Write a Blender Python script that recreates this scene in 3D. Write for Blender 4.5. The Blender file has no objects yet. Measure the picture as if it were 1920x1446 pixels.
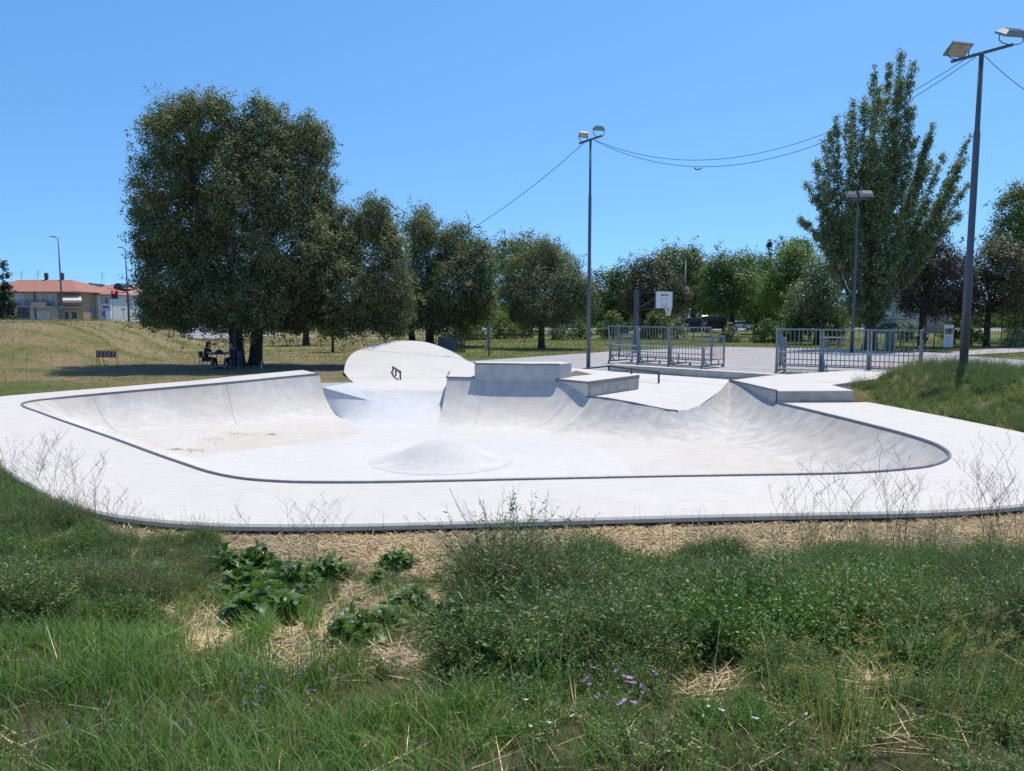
import bpy, bmesh, math, random
import numpy as np
from mathutils import Vector, Matrix, geometry
PI = math.pi
R = math.radians
scene = bpy.context.scene
COL = scene.collection
random.seed(7)
rng = np.random.default_rng(11)

# ------------------------------------------------------------------ survey helpers
FPX = 1400.0; CAMH = 2.7; TH = math.atan2(136.0, FPX)
def ray(px, py):
    u = (px - 960.0) / FPX; v = (723.0 - py) / FPX
    dy = math.cos(TH) + v * math.sin(TH); dz = -math.sin(TH) + v * math.cos(TH)
    return u / dy, dz / dy
def gp(px, py, z=0.0):
    a, b = ray(px, py); Y = (z - CAMH) / b
    return Vector((a * Y, Y, z))
def dp(px, py, Y):
    a, b = ray(px, py)
    return Vector((a * Y, Y, CAMH + b * Y))
def proj(P):
    P = np.asarray(P, dtype=float)
    x = P[..., 0]; y = P[..., 1]; z = P[..., 2] - CAMH
    c = math.cos(TH); s = math.sin(TH)
    d = y * c - z * s; up = y * s + z * c
    return 960 + FPX * x / d, 723 - FPX * up / d

def sm(a, b, x):
    t = np.clip((x - a) / (b - a), 0, 1)
    return t * t * (3 - 2 * t)

# ------------------------------------------------------------------ object helpers
def tag(o, label=None, cat=None, group=None, kind=None):
    if label: o['label'] = label
    if cat: o['category'] = cat
    if group: o['group'] = group
    if kind: o['kind'] = kind
    return o
def thing(name, label, cat, loc=(0, 0, 0), group=None):
    o = bpy.data.objects.new(name, None); COL.objects.link(o)
    o.location = loc; o.empty_display_size = 0.3
    return tag(o, label, cat, group)
def worigin(p):
    v = Vector((0, 0, 0))
    while p is not None:
        v += p.location; p = p.parent
    return v
def link(name, me, m, parent=None, smooth=False, origin=None):
    o = bpy.data.objects.new(name, me); COL.objects.link(o)
    if m is not None: me.materials.append(m)
    if parent is not None:
        o.parent = parent
        w = worigin(parent)
        me.transform(Matrix.Translation(-w))
    elif origin is not None:
        me.transform(Matrix.Translation(-Vector(origin))); o.location = origin
    if smooth:
        me.polygons.foreach_set('use_smooth', [True] * len(me.polygons))
    me.update()
    return o
def copy_tree(o, parent=None):
    c = o.copy(); COL.objects.link(c)
    if parent is not None: c.parent = parent
    for ch in [x for x in list(COL.objects) if x.parent == o]:
        copy_tree(ch, c)
    return c

class MB:
    def __init__(s): s.v = []; s.f = []
    def add(s, vs, fs):
        n = len(s.v); s.v += [tuple(v) for v in vs]; s.f += [tuple(i + n for i in f) for f in fs]
        return s
    def box(s, c, d, rz=0.0, M=None, tilt=None):
        x, y, z = d[0] / 2, d[1] / 2, d[2] / 2
        vs = [Vector((a * x, b * y, e * z)) for a in (-1, 1) for b in (-1, 1) for e in (-1, 1)]
        m = Matrix.Rotation(rz, 3, 'Z')
        if tilt is not None: m = m @ tilt
        if M is not None: m = M
        vs = [m @ v + Vector(c) for v in vs]
        return s.add(vs, [(0, 1, 3, 2), (4, 6, 7, 5), (0, 4, 5, 1), (2, 3, 7, 6), (0, 2, 6, 4), (1, 5, 7, 3)])
    def beam(s, a, b, w, h, up=(0, 0, 1)):
        a = Vector(a); b = Vector(b); d = b - a; L = d.length
        if L < 1e-6: return s
        X = d / L; U = Vector(up)
        if abs(X.dot(U)) > .98: U = Vector((0, 1, 0))
        Yv = U.cross(X).normalized(); Z = X.cross(Yv)
        M = Matrix((X, Yv, Z)).transposed()
        return s.box((a + b) / 2, (L, w, h), M=M)
    def tube(s, pts, rad, n=6, cap=True):
        pts = [Vector(p) for p in pts]; k = len(pts)
        if not hasattr(rad, '__len__'): rad = [rad] * k
        rings = []; prev = None
        for i, p in enumerate(pts):
            t = (pts[min(i + 1, k - 1)] - pts[max(i - 1, 0)])
            if t.length < 1e-9: t = Vector((0, 0, 1))
            t.normalize()
            if prev is None:
                a = Vector((1, 0, 0)) if abs(t.x) < .8 else Vector((0, 1, 0))
                u = t.cross(a).normalized()
            else:
                u = (prev - t * prev.dot(t))
                u = u.normalized() if u.length > 1e-6 else t.orthogonal().normalized()
            prev = u; w = t.cross(u)
            rings.append([p + (u * math.cos(2 * PI * j / n) + w * math.sin(2 * PI * j / n)) * rad[i] for j in range(n)])
        vs = [v for r in rings for v in r]; fs = []
        for i in range(k - 1):
            for j in range(n):
                j2 = (j + 1) % n
                fs.append((i * n + j, i * n + j2, (i + 1) * n + j2, (i + 1) * n + j))
        if cap:
            fs.append(tuple(reversed(range(n)))); fs.append(tuple((k - 1) * n + j for j in range(n)))
        return s.add(vs, fs)
    def cyl(s, c, r, h, n=16, r2=None):
        c = Vector(c); return s.tube([c, c + Vector((0, 0, h))], [r, r if r2 is None else r2], n)
    def lathe(s, c, prof, n=16):
        vs = []; fs = []
        for (r, z) in prof:
            for j in range(n):
                a = 2 * PI * j / n; vs.append((c[0] + r * math.cos(a), c[1] + r * math.sin(a), c[2] + z))
        for i in range(len(prof) - 1):
            for j in range(n):
                j2 = (j + 1) % n; fs.append((i * n + j, i * n + j2, (i + 1) * n + j2, (i + 1) * n + j))
        return s.add(vs, fs)
    def prism(s, poly, z0, z1, top=True):
        n = len(poly)
        A = sum(poly[i][0] * poly[(i + 1) % n][1] - poly[(i + 1) % n][0] * poly[i][1] for i in range(n))
        if A < 0: poly = list(reversed(poly))
        vs = [(p[0], p[1], z0) for p in poly] + [(p[0], p[1], z1) for p in poly]
        tri = geometry.tessellate_polygon([[Vector((p[0], p[1], 0)) for p in poly]])
        fs = []
        for t in tri:
            a, b, c = [Vector(poly[i][:2]) for i in t]
            if (b - a).cross(c - a) < 0: t = (t[0], t[2], t[1])
            if top: fs.append(tuple(i + n for i in t))
            fs.append(tuple(reversed(t)))
        for i in range(n):
            j = (i + 1) % n; fs.append((i, j, j + n, i + n))
        return s.add(vs, fs)
    def sheet(s, poly, z=None):
        vs = [Vector((p[0], p[1], p[2] if z is None else z)) for p in poly]
        tri = geometry.tessellate_polygon([[Vector((p.x, p.y, 0)) for p in vs]])
        fs = []
        for t in tri:
            a, b, c = [vs[i].xy for i in t]
            if (b - a).cross(c - a) < 0: t = (t[0], t[2], t[1])
            fs.append(tuple(t))
        return s.add(vs, fs)
    def loft(s, rows, closed=False):
        n = len(rows[0]); vs = [p for r in rows for p in r]; fs = []
        for i in range(len(rows) - 1):
            for j in range(n - (0 if closed else 1)):
                k = (j + 1) % n
                fs.append((i * n + j, i * n + k, (i + 1) * n + k, (i + 1) * n + j))
        return s.add(vs, fs)
    def mesh(s, name):
        me = bpy.data.meshes.new(name); me.from_pydata([tuple(v) for v in s.v], [], s.f); return me
    def build(s, name, m, parent=None, smooth=False, origin=None, fixn=False):
        me = s.mesh(name)
        if fixn:
            b = bmesh.new(); b.from_mesh(me); bmesh.ops.recalc_face_normals(b, faces=b.faces); b.to_mesh(me); b.free()
        return link(name, me, m, parent, smooth, origin)

def np_mesh(name, V, F):
    V = np.asarray(V, dtype=np.float32); F = np.asarray(F, dtype=np.int32)
    me = bpy.data.meshes.new(name)
    me.vertices.add(len(V)); me.vertices.foreach_set('co', V.ravel())
    k = F.shape[1]
    me.loops.add(F.size); me.loops.foreach_set('vertex_index', F.ravel())
    me.polygons.add(len(F))
    me.polygons.foreach_set('loop_start', np.arange(0, F.size, k, dtype=np.int32))
    me.polygons.foreach_set('loop_total', np.full(len(F), k, dtype=np.int32))
    me.update(calc_edges=True)
    return me

# ------------------------------------------------------------------ materials
def newmat(name):
    m = bpy.data.materials.new(name); m.use_nodes = True
    nt = m.node_tree; b = nt.nodes['Principled BSDF']
    return m, nt, b
def N(nt, t, **kw):
    n = nt.nodes.new(t)
    for k, v in kw.items():
        if k in n.inputs: n.inputs[k].default_value = v
        else: setattr(n, k, v)
    return n
def ramp(nt, fac, stops, interp='LINEAR'):
    r = nt.nodes.new('ShaderNodeValToRGB'); r.color_ramp.interpolation = interp
    e = r.color_ramp.elements
    while len(e) > 1: e.remove(e[-1])
    e[0].position = stops[0][0]; e[0].color = (*stops[0][1], 1)
    for p, c in stops[1:]:
        x = e.new(p); x.color = (*c, 1)
    if fac is not None: nt.links.new(fac, r.inputs[0])
    return r
def mixc(nt, fac, a, b, mode='MIX'):
    m = nt.nodes.new('ShaderNodeMix'); m.data_type = 'RGBA'; m.blend_type = mode
    for sock, val in ((m.inputs[0], fac), (m.inputs[6], a), (m.inputs[7], b)):
        if isinstance(val, (int, float)): sock.default_value = val
        elif isinstance(val, tuple): sock.default_value = (*val, 1)
        else: nt.links.new(val, sock)
    return m.outputs[2]
def noise(nt, scale, detail=4, rough=.55, coord='Object', stretch=None, dist=0):
    tc = nt.nodes.new('ShaderNodeTexCoord'); src = tc.outputs[coord]
    if coord == 'World':
        pass
    if stretch:
        mp = nt.nodes.new('ShaderNodeMapping'); mp.inputs['Scale'].default_value = stretch
        nt.links.new(src, mp.inputs[0]); src = mp.outputs[0]
    n = nt.nodes.new('ShaderNodeTexNoise'); n.inputs['Scale'].default_value = scale
    n.inputs['Detail'].default_value = detail; n.inputs['Roughness'].default_value = rough
    n.inputs['Distortion'].default_value = dist
    nt.links.new(src, n.inputs['Vector'])
    return n.outputs['Fac']
def bump(nt, b, h, strength, dist=.01):
    x = nt.nodes.new('ShaderNodeBump'); x.inputs['Strength'].default_value = strength; x.inputs['Distance'].default_value = dist
    nt.links.new(h, x.inputs['Height']); nt.links.new(x.outputs[0], b.inputs['Normal'])
def plain(name, c, rough=.6, metal=0, var=.15, scale=3, bmp=0, c2=None):
    m, nt, b = newmat(name)
    f = noise(nt, scale, 5)
    c2 = c2 or tuple(x * (1 - var) for x in c)
    r = ramp(nt, f, [(.3, c2), (.7, c)])
    nt.links.new(r.outputs[0], b.inputs['Base Color'])
    b.inputs['Roughness'].default_value = rough; b.inputs['Metallic'].default_value = metal
    if bmp: bump(nt, b, noise(nt, scale * 12, 3), bmp)
    return m
def leafmat(name, cols, trans=.25, rough=.5, spec=.35):
    m, nt, b = newmat(name)
    g = nt.nodes.new('ShaderNodeNewGeometry')
    n = len(cols)
    r = ramp(nt, g.outputs['Random Per Island'], [((i + .0) / max(n - 1, 1), c) for i, c in enumerate(cols)])
    f = noise(nt, .6, 3)
    v = ramp(nt, f, [(.3, (.72, .74, .78)), (.7, (1.2, 1.15, 1.0))])
    col = mixc(nt, 1.0, r.outputs[0], v.outputs[0], 'MULTIPLY')
    nt.links.new(col, b.inputs['Base Color'])
    b.inputs['Roughness'].default_value = rough
    b.inputs['Specular IOR Level'].default_value = spec
    t = nt.nodes.new('ShaderNodeBsdfTranslucent')
    tcol = mixc(nt, 1.0, col, (1.3, 1.5, .5), 'MULTIPLY')
    nt.links.new(tcol, t.inputs[0])
    mx = nt.nodes.new('ShaderNodeMixShader'); mx.inputs[0].default_value = trans
    nt.links.new(b.outputs[0], mx.inputs[1]); nt.links.new(t.outputs[0], mx.inputs[2])
    out = [x for x in nt.nodes if x.type == 'OUTPUT_MATERIAL'][0]
    nt.links.new(mx.outputs[0], out.inputs[0])
    return m

def concrete(name, c1, c2, stain=.08, streak=False, tanpatch=None, fine=.06, foot=None):
    """cast concrete: pour tone c1..c2, mottling, trowel marks and faint stains"""
    m, nt, b = newmat(name)
    f = noise(nt, .35, 4, .5)
    col = ramp(nt, f, [(.35, c1), (.65, c2)]).outputs[0]
    if tanpatch:
        g = noise(nt, .22, 3, .5, dist=.4)
        k = ramp(nt, g, [(.45, (0, 0, 0)), (.62, (1, 1, 1))]).outputs[0]
        col = mixc(nt, k, col, tanpatch)
    f2 = noise(nt, 2.6, 8, .65)
    k2 = ramp(nt, f2, [(.35, (1 - stain,) * 3), (.6, (1, 1, 1))]).outputs[0]
    col = mixc(nt, 1.0, col, k2, 'MULTIPLY')
    f3 = noise(nt, 1, 4, .6, stretch=(1.2, 9, 2))
    k3 = ramp(nt, f3, [(.3, (1 - fine,) * 3), (.7, (1.02,) * 3)]).outputs[0]
    col = mixc(nt, 1.0, col, k3, 'MULTIPLY')
    f5 = noise(nt, 55, 3, .7)
    k5 = ramp(nt, f5, [(.3, (.90,) * 3), (.7, (1.04,) * 3)]).outputs[0]
    col = mixc(nt, 1.0, col, k5, 'MULTIPLY')
    # small dark marks (wheel scuffs)
    f6 = noise(nt, 6, 6, .75, dist=1.5)
    k6 = ramp(nt, f6, [(.66, (1, 1, 1)), (.74, (.80, .79, .78))]).outputs[0]
    col = mixc(nt, 1.0, col, k6, 'MULTIPLY')
    if streak:
        f4 = noise(nt, 1, 6, .7, coord='UV', stretch=(3.2, .5, 1))
        k4 = ramp(nt, f4, [(.38, (.84, .85, .86)), (.6, (1.02, 1.01, 1.0))]).outputs[0]
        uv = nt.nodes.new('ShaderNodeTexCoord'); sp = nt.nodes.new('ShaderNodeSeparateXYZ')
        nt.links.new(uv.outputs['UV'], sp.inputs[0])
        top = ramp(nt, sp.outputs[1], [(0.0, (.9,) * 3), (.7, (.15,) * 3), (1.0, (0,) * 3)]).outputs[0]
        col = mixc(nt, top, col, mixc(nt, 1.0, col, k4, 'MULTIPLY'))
        # greyer towards the lip: shade on the steep upper wall painted in
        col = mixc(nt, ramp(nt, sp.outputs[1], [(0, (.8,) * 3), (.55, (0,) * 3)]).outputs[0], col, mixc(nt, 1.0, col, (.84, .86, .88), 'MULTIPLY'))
    if foot:
        # wall colour fades to the floor tone towards the foot
        col = mixc(nt, ramp(nt, sp.outputs[1], [(.35, (0,) * 3), (.9, (1,) * 3)]).outputs[0], col, mixc(nt, 1.0, foot, k2, 'MULTIPLY'))
    nt.links.new(col, b.inputs['Base Color'])
    b.inputs['Roughness'].default_value = .78
    b.inputs['Specular IOR Level'].default_value = .3
    bump(nt, b, noise(nt, 90, 3), .12, .004)
    return m

WHITE = concrete('white_concrete', (.64, .60, .535), (.68, .635, .57), .06)
DECK = concrete('deck_concrete', (.64, .60, .535), (.67, .615, .545), .06, tanpatch=(.66, .59, .54))
TAN = concrete('tan_concrete', (.64, .59, .525), (.68, .625, .555), .09, tanpatch=(.64, .565, .48))
WALL = concrete('wall_concrete', (.67, .62, .55), (.73, .68, .605), .12, streak=True, tanpatch=(.68, .605, .52), fine=.08)
WALLR = concrete('grey_wall_concrete', (.53, .505, .465), (.64, .60, .545), .22, streak=True, tanpatch=(.60, .53, .455), fine=.12, foot=(.64, .59, .52))  # stained tone, darkened further so the colour carries the right side's shade
FLOORC = concrete('floor_concrete', (.64, .61, .56), (.675, .64, .585), .05)
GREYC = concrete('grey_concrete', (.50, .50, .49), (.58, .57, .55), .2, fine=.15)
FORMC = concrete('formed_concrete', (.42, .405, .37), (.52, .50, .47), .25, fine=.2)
STEEL = plain('coping_steel', (.24, .24, .25), .45, .3, .3, 6)
DSTEEL = plain('dark_steel', (.075, .078, .085), .5, .3, .3, 8)
GALV = plain('galvanised_steel', (.25, .30, .315), .5, .2, .25, 4)
GALVL = plain('pale_galvanised_steel', (.42, .47, .50), .45, .3, .2, 4)
POLE = plain('pole_paint', (.11, .125, .15), .55, .2, .2, 1.5)
BLACK = plain('black_paint', (.015, .016, .018), .5)
GLASS = plain('dark_glass', (.03, .035, .045), .08, 0, .1)
WHITEP = plain('white_paint', (.78, .78, .78), .5, 0, .06)
BARK = plain('bark', (.075, .062, .05), .9, 0, .5, 9, .6)
BARKL = plain('pale_bark', (.17, .155, .135), .9, 0, .5, 9, .6)
WOOD = plain('brown_wood', (.17, .11, .075), .75, 0, .4, 10, .2)
# ------------------------------------------------------------------ the skate bowl
def catmull(P, step=.25):
    P = [Vector(p) for p in P]; out = []
    for i in range(len(P) - 1):
        p0 = P[max(i - 1, 0)]; p1 = P[i]; p2 = P[i + 1]; p3 = P[min(i + 2, len(P) - 1)]
        if i == 0: p0 = p1 * 2 - p2
        if i + 2 > len(P) - 1: p3 = p2 * 2 - p1
        L = (p2 - p1).length; n = max(1, int(math.ceil(L / step)))
        # centripetal
        t0 = 0; t1 = t0 + max((p1 - p0).length, 1e-4) ** .5; t2 = t1 + max(L, 1e-4) ** .5; t3 = t2 + max((p3 - p2).length, 1e-4) ** .5
        for k in range(n):
            t = t1 + (t2 - t1) * k / n
            A1 = p0 * ((t1 - t) / (t1 - t0)) + p1 * ((t - t0) / (t1 - t0))
            A2 = p1 * ((t2 - t) / (t2 - t1)) + p2 * ((t - t1) / (t2 - t1))
            A3 = p2 * ((t3 - t) / (t3 - t2)) + p3 * ((t - t2) / (t3 - t2))
            B1 = A1 * ((t2 - t) / (t2 - t0)) + A2 * ((t - t0) / (t2 - t0))
            B2 = A2 * ((t3 - t) / (t3 - t1)) + A3 * ((t - t1) / (t3 - t1))
            out.append(B1 * ((t2 - t) / (t2 - t1)) + B2 * ((t - t1) / (t2 - t1)))
    out.append(P[-1]); return out
ZF = -.9
RUN = 2.2
lipA_px = [(598, 701, .45), (540, 706.6, .39), (425, 718, .28), (300, 729, .16), (173, 740.5, .05), (125, 745, .02),
           (85, 749, 0), (58, 753, 0), (42, 757.5, 0), (45, 763.5, 0), (68, 772, 0), (106, 786, 0), (212, 823, 0), (300, 855.5, 0), (345, 871, 0),
           (385, 884.5, 0), (425, 894, 0), (460, 899.5, 0), (500, 903, 0), (550, 905.5, 0), (602, 906, 0), (680, 906, 0), (800, 904, 0),
           (1000, 899.5, 0), (1240, 894.5, 0), (1400, 892, 0), (1559, 889.5, 0), (1640, 886, 0), (1700, 881, 0),
           (1735, 877, 0), (1757, 871.5, 0), (1773, 864.5, 0), (1780, 857, 0), (1777, 848, 0), (1753, 833, 0), (1700, 815.5, 0), (1630, 797, 0), (1541, 775, 0)]
lipA = [gp(x, y, z) for x, y, z in lipA_px] + [Vector((8.0, 22.5, 0))]
lipA = catmull(lipA, .3)
RU0 = Vector((8.02, 22.5, .35)); RU1 = Vector((7.63, 26.1, .35))
lipR = [Vector((8.02 - .39 * t, 22.5 + 3.6 * t, .35 * sm(0, 1, t) * 1.0)) for t in [i / 10 for i in range(1, 11)]]
nose_px = [(1346, 736, .05), (1311, 761, -.2), (1290, 768.5, -.28), (1271, 771.5, -.3), (1251, 769, -.25), (1190, 756.5, -.1), (1138, 747.5, 0)]
L2 = Vector((2.42, 24.05, 0)); L1 = Vector((1.48, 25.03, .5)); L0 = Vector((-2.22, 25.45, .5))
nose = [gp(x, y, z) for x, y, z in nose_px]
lipN = catmull([lipR[-1]] + nose + [L2], .3)[1:]
lipC = []
for t in [.18, .36, .55, .75, 1.0]:
    p = L2.lerp(L1, t); z = .44 * (1 - (1 - t) ** 1.7); lipC.append(Vector((p.x, p.y, z)))
for t in [i / 12 for i in range(1, 13)]:
    p = L1.lerp(L0, t); lipC.append(Vector((p.x, p.y, .44 + .06 * sm(.6, .8, t))))
loop = lipA + lipR + lipN + lipC
nA = len(lipA); nR = nA + len(lipR); nN = nR + len(lipN); nC = len(loop)

def seg_dist(p, poly):
    P = np.array([[q.x, q.y] for q in poly]); a = P[:-1]; b = P[1:]; d = b - a
    L = (d ** 2).sum(1) + 1e-12
    q = np.array([p[0], p[1]]); t = np.clip(((q - a) * d).sum(1) / L, 0, 1)
    return float(np.sqrt(((a + d * t[:, None] - q) ** 2).sum(1)).min())
def normals(P):
    out = []
    for i in range(len(P)):
        t = (P[min(i + 1, len(P) - 1)] - P[max(i - 1, 0)]); t.z = 0; t.normalize()
        out.append(Vector((-t.y, t.x, 0)))
    return out
nrm = normals(loop)
base = []; ok = []
for p, n in zip(loop, nrm):
    q = p + n * RUN; base.append(Vector((q.x, q.y, ZF))); ok.append(seg_dist(q, loop) > RUN - .07)
ok[0] = ok[-1] = True
i = 0
while i < len(ok):
    if not ok[i]:
        j = i
        while not ok[j]: j += 1
        a = base[i - 1]; b = base[j]
        for k in range(i, j): base[k] = a.lerp(b, (k - i + 1) / (j - i + 1))
        i = j
    i += 1
for it in range(30):
    nb = [q.copy() for q in base]
    for k in range(nA - 8, nN - 2): nb[k] = (base[k - 1] + base[k] * 2 + base[k + 1]) / 4
    base = nb
arc = [0]
for a, b in zip(loop, loop[1:]): arc.append(arc[-1] + (b - a).length)

bowl = thing('skate_bowl', 'large pale concrete skate bowl with grey coping around its rim', 'skate bowl', (0, 18, 0))
def prof_pt(lip, bs, s):
    r = (bs - lip).xy.length; h = lip.z - bs.z
    if r < h: r_ = h * 1.001
    else: r_ = r
    Rr = (r_ * r_ + h * h) / (2 * h)
    xb = r_ * (1 - s)
    z = bs.z + .3 * (Rr - math.sqrt(max(Rr * Rr - xb * xb, 0))) + .7 * h * (1 - s) ** 2.05
    p = lip.lerp(bs, s); p.z = z
    return p
KR = 18
def wall_part(name, i0, i1, label=None, m=WALL):
    rows = []
    for k in range(KR + 1):
        s = (k / KR) ** 1.25
        rows.append([prof_pt(loop[i], base[i], s) for i in range(i0, i1 + 1)])
    mb = MB().loft(rows)
    mb.f = [tuple(reversed(f)) for f in mb.f]
    me = mb.mesh(name)
    uv = me.uv_layers.new(name='UVMap'); n = i1 - i0 + 1
    vi = np.empty(len(me.loops), dtype=np.int32); me.loops.foreach_get('vertex_index', vi)
    U = np.array(arc[i0:i1 + 1])[vi % n]; Vv = (vi // n) / KR
    uv.data.foreach_set('uv', np.stack([U, Vv], 1).astype(np.float32).ravel())
    o = link(name, me, m, bowl, True)
    if label: o['label'] = label
    return o
iRight = max(i for i in range(nA) if loop[i].x < 2.8 and loop[i].y < 13)
wall_part('bowl_wall', 0, iRight, 'dusty curved wall on the left and near side')
wall_part('bowl_wall', iRight, nN - 2, 'stained curved wall on the right side with shade in its colour', WALLR)
wall_part('bowl_wall', nN - 2, nC - 1, 'far curved wall below the raised platform')
# end profile faces of the walls beside the gap
for idx, nm in ((0, 'wall_end'), (nC - 1, 'wall_end')):
    a = []; b = []
    for k in range(KR + 1):
        p = prof_pt(loop[idx], base[idx], k / KR); a.append(p); b.append(Vector((p.x, p.y, ZF - .05)))
    MB().loft([a, b]).build(nm, WALL, bowl)
# control joints
def joint(i, s0=0.0):
    pts = [prof_pt(loop[i], base[i], (k / KR) ** 1.25) for k in range(KR + 1)]
    nn = nrm[i]; tt = Vector((nn.y, -nn.x, 0)) * .005
    rows = [[p + tt + Vector((0, 0, .006)) + nn * .004 for p in pts], [p - tt + Vector((0, 0, .006)) + nn * .004 for p in pts]]
    MB().loft(rows).build('control_joint', plain_joint, bowl)
plain_joint = plain('joint_filler', (.34, .33, .32), .8)
def near_i(pt): return min(range(len(loop)), key=lambda i: (loop[i].xy - pt.xy).length)
for q in (gp(173, 740.5, .05), gp(425, 718, .28), gp(1695, 814, 0), Vector((7.9, 24, 0)), Vector((8, 20.5, 0)), Vector((-.9, 25.3, 0)), Vector((2.0, 24.4, 0))):
    joint(near_i(q))
# gap run-in with its small hip
def resamp(P, n):
    d = [0]
    for a, b in zip(P, P[1:]): d.append(d[-1] + (b - a).length)
    out = []
    for k in range(n):
        t = d[-1] * k / (n - 1); j = 0
        while j < len(d) - 2 and d[j + 1] < t: j += 1
        out.append(P[j].lerp(P[j + 1], (t - d[j]) / max(d[j + 1] - d[j], 1e-9)))
    return out
def on_prof(z):
    ss = [k / 200 for k in range(201)]
    return min((prof_pt(loop[0], base[0], q) for q in ss), key=lambda p: abs(p.z - z))
ga = on_prof(.12); gd = on_prof(-.02); gh = on_prof(-.36)
gb = gp(663, 717, .12); gc = gp(685, 718, .10); ge = gp(673, 731, -.05); gf = gp(708, 734, -.05)
gg = gp(693, 751, -.3); gi = Vector((-2.24, 26.0, 0)); gj = Vector((-2.24, 25.6, -.2))
mb = MB()
mb.add([ga, gb, gc, gd, ge], [(3, 4, 1, 0), (4, 2, 1)])
mb.add([gd, ge, gg, gh], [(0, 3, 2, 1)])
mb.add([ge, gc, gf, gg], [(0, 3, 2, 1)])
mb.add([gf, gi, gj, gg], [(0, 3, 2, 1)])
mb.add([ga, gb, gc, gf, ga - Vector((0, 0, .3)), gb - Vector((0, 0, .3)), gc - Vector((0, 0, .3)), gf - Vector((0, 0, .3))], [(0, 1, 5, 4), (1, 2, 6, 5), (2, 3, 7, 6)])
mb.build('run_in_hip', GREYC if False else concrete('hip_concrete', (.62, .615, .605), (.68, .67, .655), .10), bowl)
bh = Vector((base[0].x, base[0].y, ZF)); bg = gp(700, 805, ZF); bj = Vector((base[-1].x, base[-1].y, ZF))
top = resamp([gh, gg, gj], 17); top[8] = top[8]; bot = [bh.lerp(bg, 1)] * 0
n1 = len(top); botp = catmull([bh, gp(668, 800, ZF), bg, gp(770, 807, ZF), bj], .3)
botp = resamp(botp, n1)
rows = [[prof_pt(a, b, (k / 12)) for a, b in zip(top, botp)] for k in range(13)]
dtop = [(q - gg).length for q in top]; kq = dtop.index(min(dtop)); top[kq] = gg.copy(); rows[0] = top
mb = MB().loft(rows); mb.f = [tuple(reversed(f)) for f in mb.f]
me = mb.mesh('run_in_ramp'); uv = me.uv_layers.new(name='UVMap')
o = link('run_in_ramp', me, concrete('ramp_concrete', (.66, .655, .645), (.72, .71, .69), .10), bowl, True)
# floor
fl = base + [botp[k] for k in range(n1 - 2, 0, -1)]
clean = []
for p in fl:
    if not clean or (p - clean[-1]).length > .03: clean.append(p)
MB().sheet(clean, ZF).build('bowl_floor', TAN, bowl)['label'] = 'dusty tan floor border'
blue_px = [(300, 880), (347, 864), (425, 850), (510, 838), (602, 829), (650, 820), (690, 806), (760, 803), (839, 802), (917, 804), (993, 809), (1060, 822), (1112, 834), (1151, 857), (1190, 892), (1200, 930), (1100, 960)]
bl = [gp(x, y, ZF) for x, y in blue_px] + [Vector((1.5, 13.9, ZF)), Vector((-3.2, 13.75, ZF)), Vector((-5.2, 14.9, ZF))]
bl = [Vector((p.x, max(p.y, 14.2), ZF)) for p in bl]
cy = sum(p.y for p in bl) / len(bl); cx = sum(p.x for p in bl) / len(bl)
bl.sort(key=lambda p: math.atan2(p.y - cy, p.x - cx))
bl = catmull(bl + [bl[0]], .3)[:-1]
o = MB().sheet(bl, ZF + .004).build('bowl_floor', FLOORC, bowl); o['label'] = 'clean bluish white middle of the floor'
# mound
mc = Vector((-1.72, 18.15, ZF)); rad = 1.78; rings = []
for k in range(22):
    r = rad * k / 21; t = r / rad
    z = .49 * (.5 * (1 + math.cos(PI * t))) ** 1.08
    rings.append([(mc.x + r * math.cos(a) * (1 + .02 * math.sin(3 * a)), mc.y + r * math.sin(a), mc.z + z + .009) for a in [2 * PI * j / 56 for j in range(56)]])
mb = MB().loft(rings, closed=True); mb.build('floor_mound', concrete('mound_concrete', (.62, .595, .56), (.67, .64, .60), .10, fine=.08), bowl, True, fixn=True)

# deck around the rim
outer = []
for i in range(nA):
    n = -nrm[i]
    if i == 0: n = -nrm[1]
    off = 2.35 + .5 * float(sm(.6, 1, n.x))
    if loop[i].x < -5 and loop[i].y > 22: off = 2.2
    q = loop[i] + n * off; outer.append(Vector((q.x, q.y, loop[i].z)))
outer[-1] = Vector((10.7, 22.52, 0)); outer[-2] = Vector((10.75, outer[-2].y, 0))
def extrude_strip(a, b, zt, thick):
    pass
ta = [Vector((p.x, p.y, p.z)) for p in lipA]; tb = outer
onr = [(-nrm[i] if i else -nrm[1]) for i in range(nA)]
rows = [ta, [p - n * .03 for p, n in zip(tb, onr)], [p - Vector((0, 0, .03)) for p in tb], [p - Vector((0, 0, .085)) for p in tb]]
mb = MB().loft(rows)
# inner drop under the coping so that the slab has thickness, and end faces
mb.loft([[p - Vector((0, 0, .085)) for p in ta], ta])
mb.add([ta[0], tb[0], tb[0] - Vector((0, 0, .5)), ta[0] - Vector((0, 0, .5))], [(0, 1, 2, 3)])
mb.build('rim_deck', DECK, bowl, fixn=False)
rb = []
for p, i in zip(tb, range(nA)):
    n = -nrm[i] if i else -nrm[1]
    rb.append(Vector((p.x, p.y, p.z)) - n * .04)
MB().loft([[p - Vector((0, 0, .08)) for p in rb], [p - Vector((0, 0, .7)) for p in rb]]).build('slab_footing', plain('footing', (.10, .085, .07), .95, 0, .4, 8), bowl)
CR = .032
def cop(pts, name='coping', r=CR):
    return MB().tube([Vector(p) + Vector((0, 0, .008)) for p in pts], r, 8).build(name, STEEL, bowl, True)
cop(lipA)
cop([RU0, RU1])
cop([L2] + list(reversed(nose))[:4])
cop([L0, Vector((-1.27, 25.34, .5))], r=.028); cop([Vector((-2.24, 25.5, .5)), Vector((-2.34, 28, .5))], r=.028)
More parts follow.
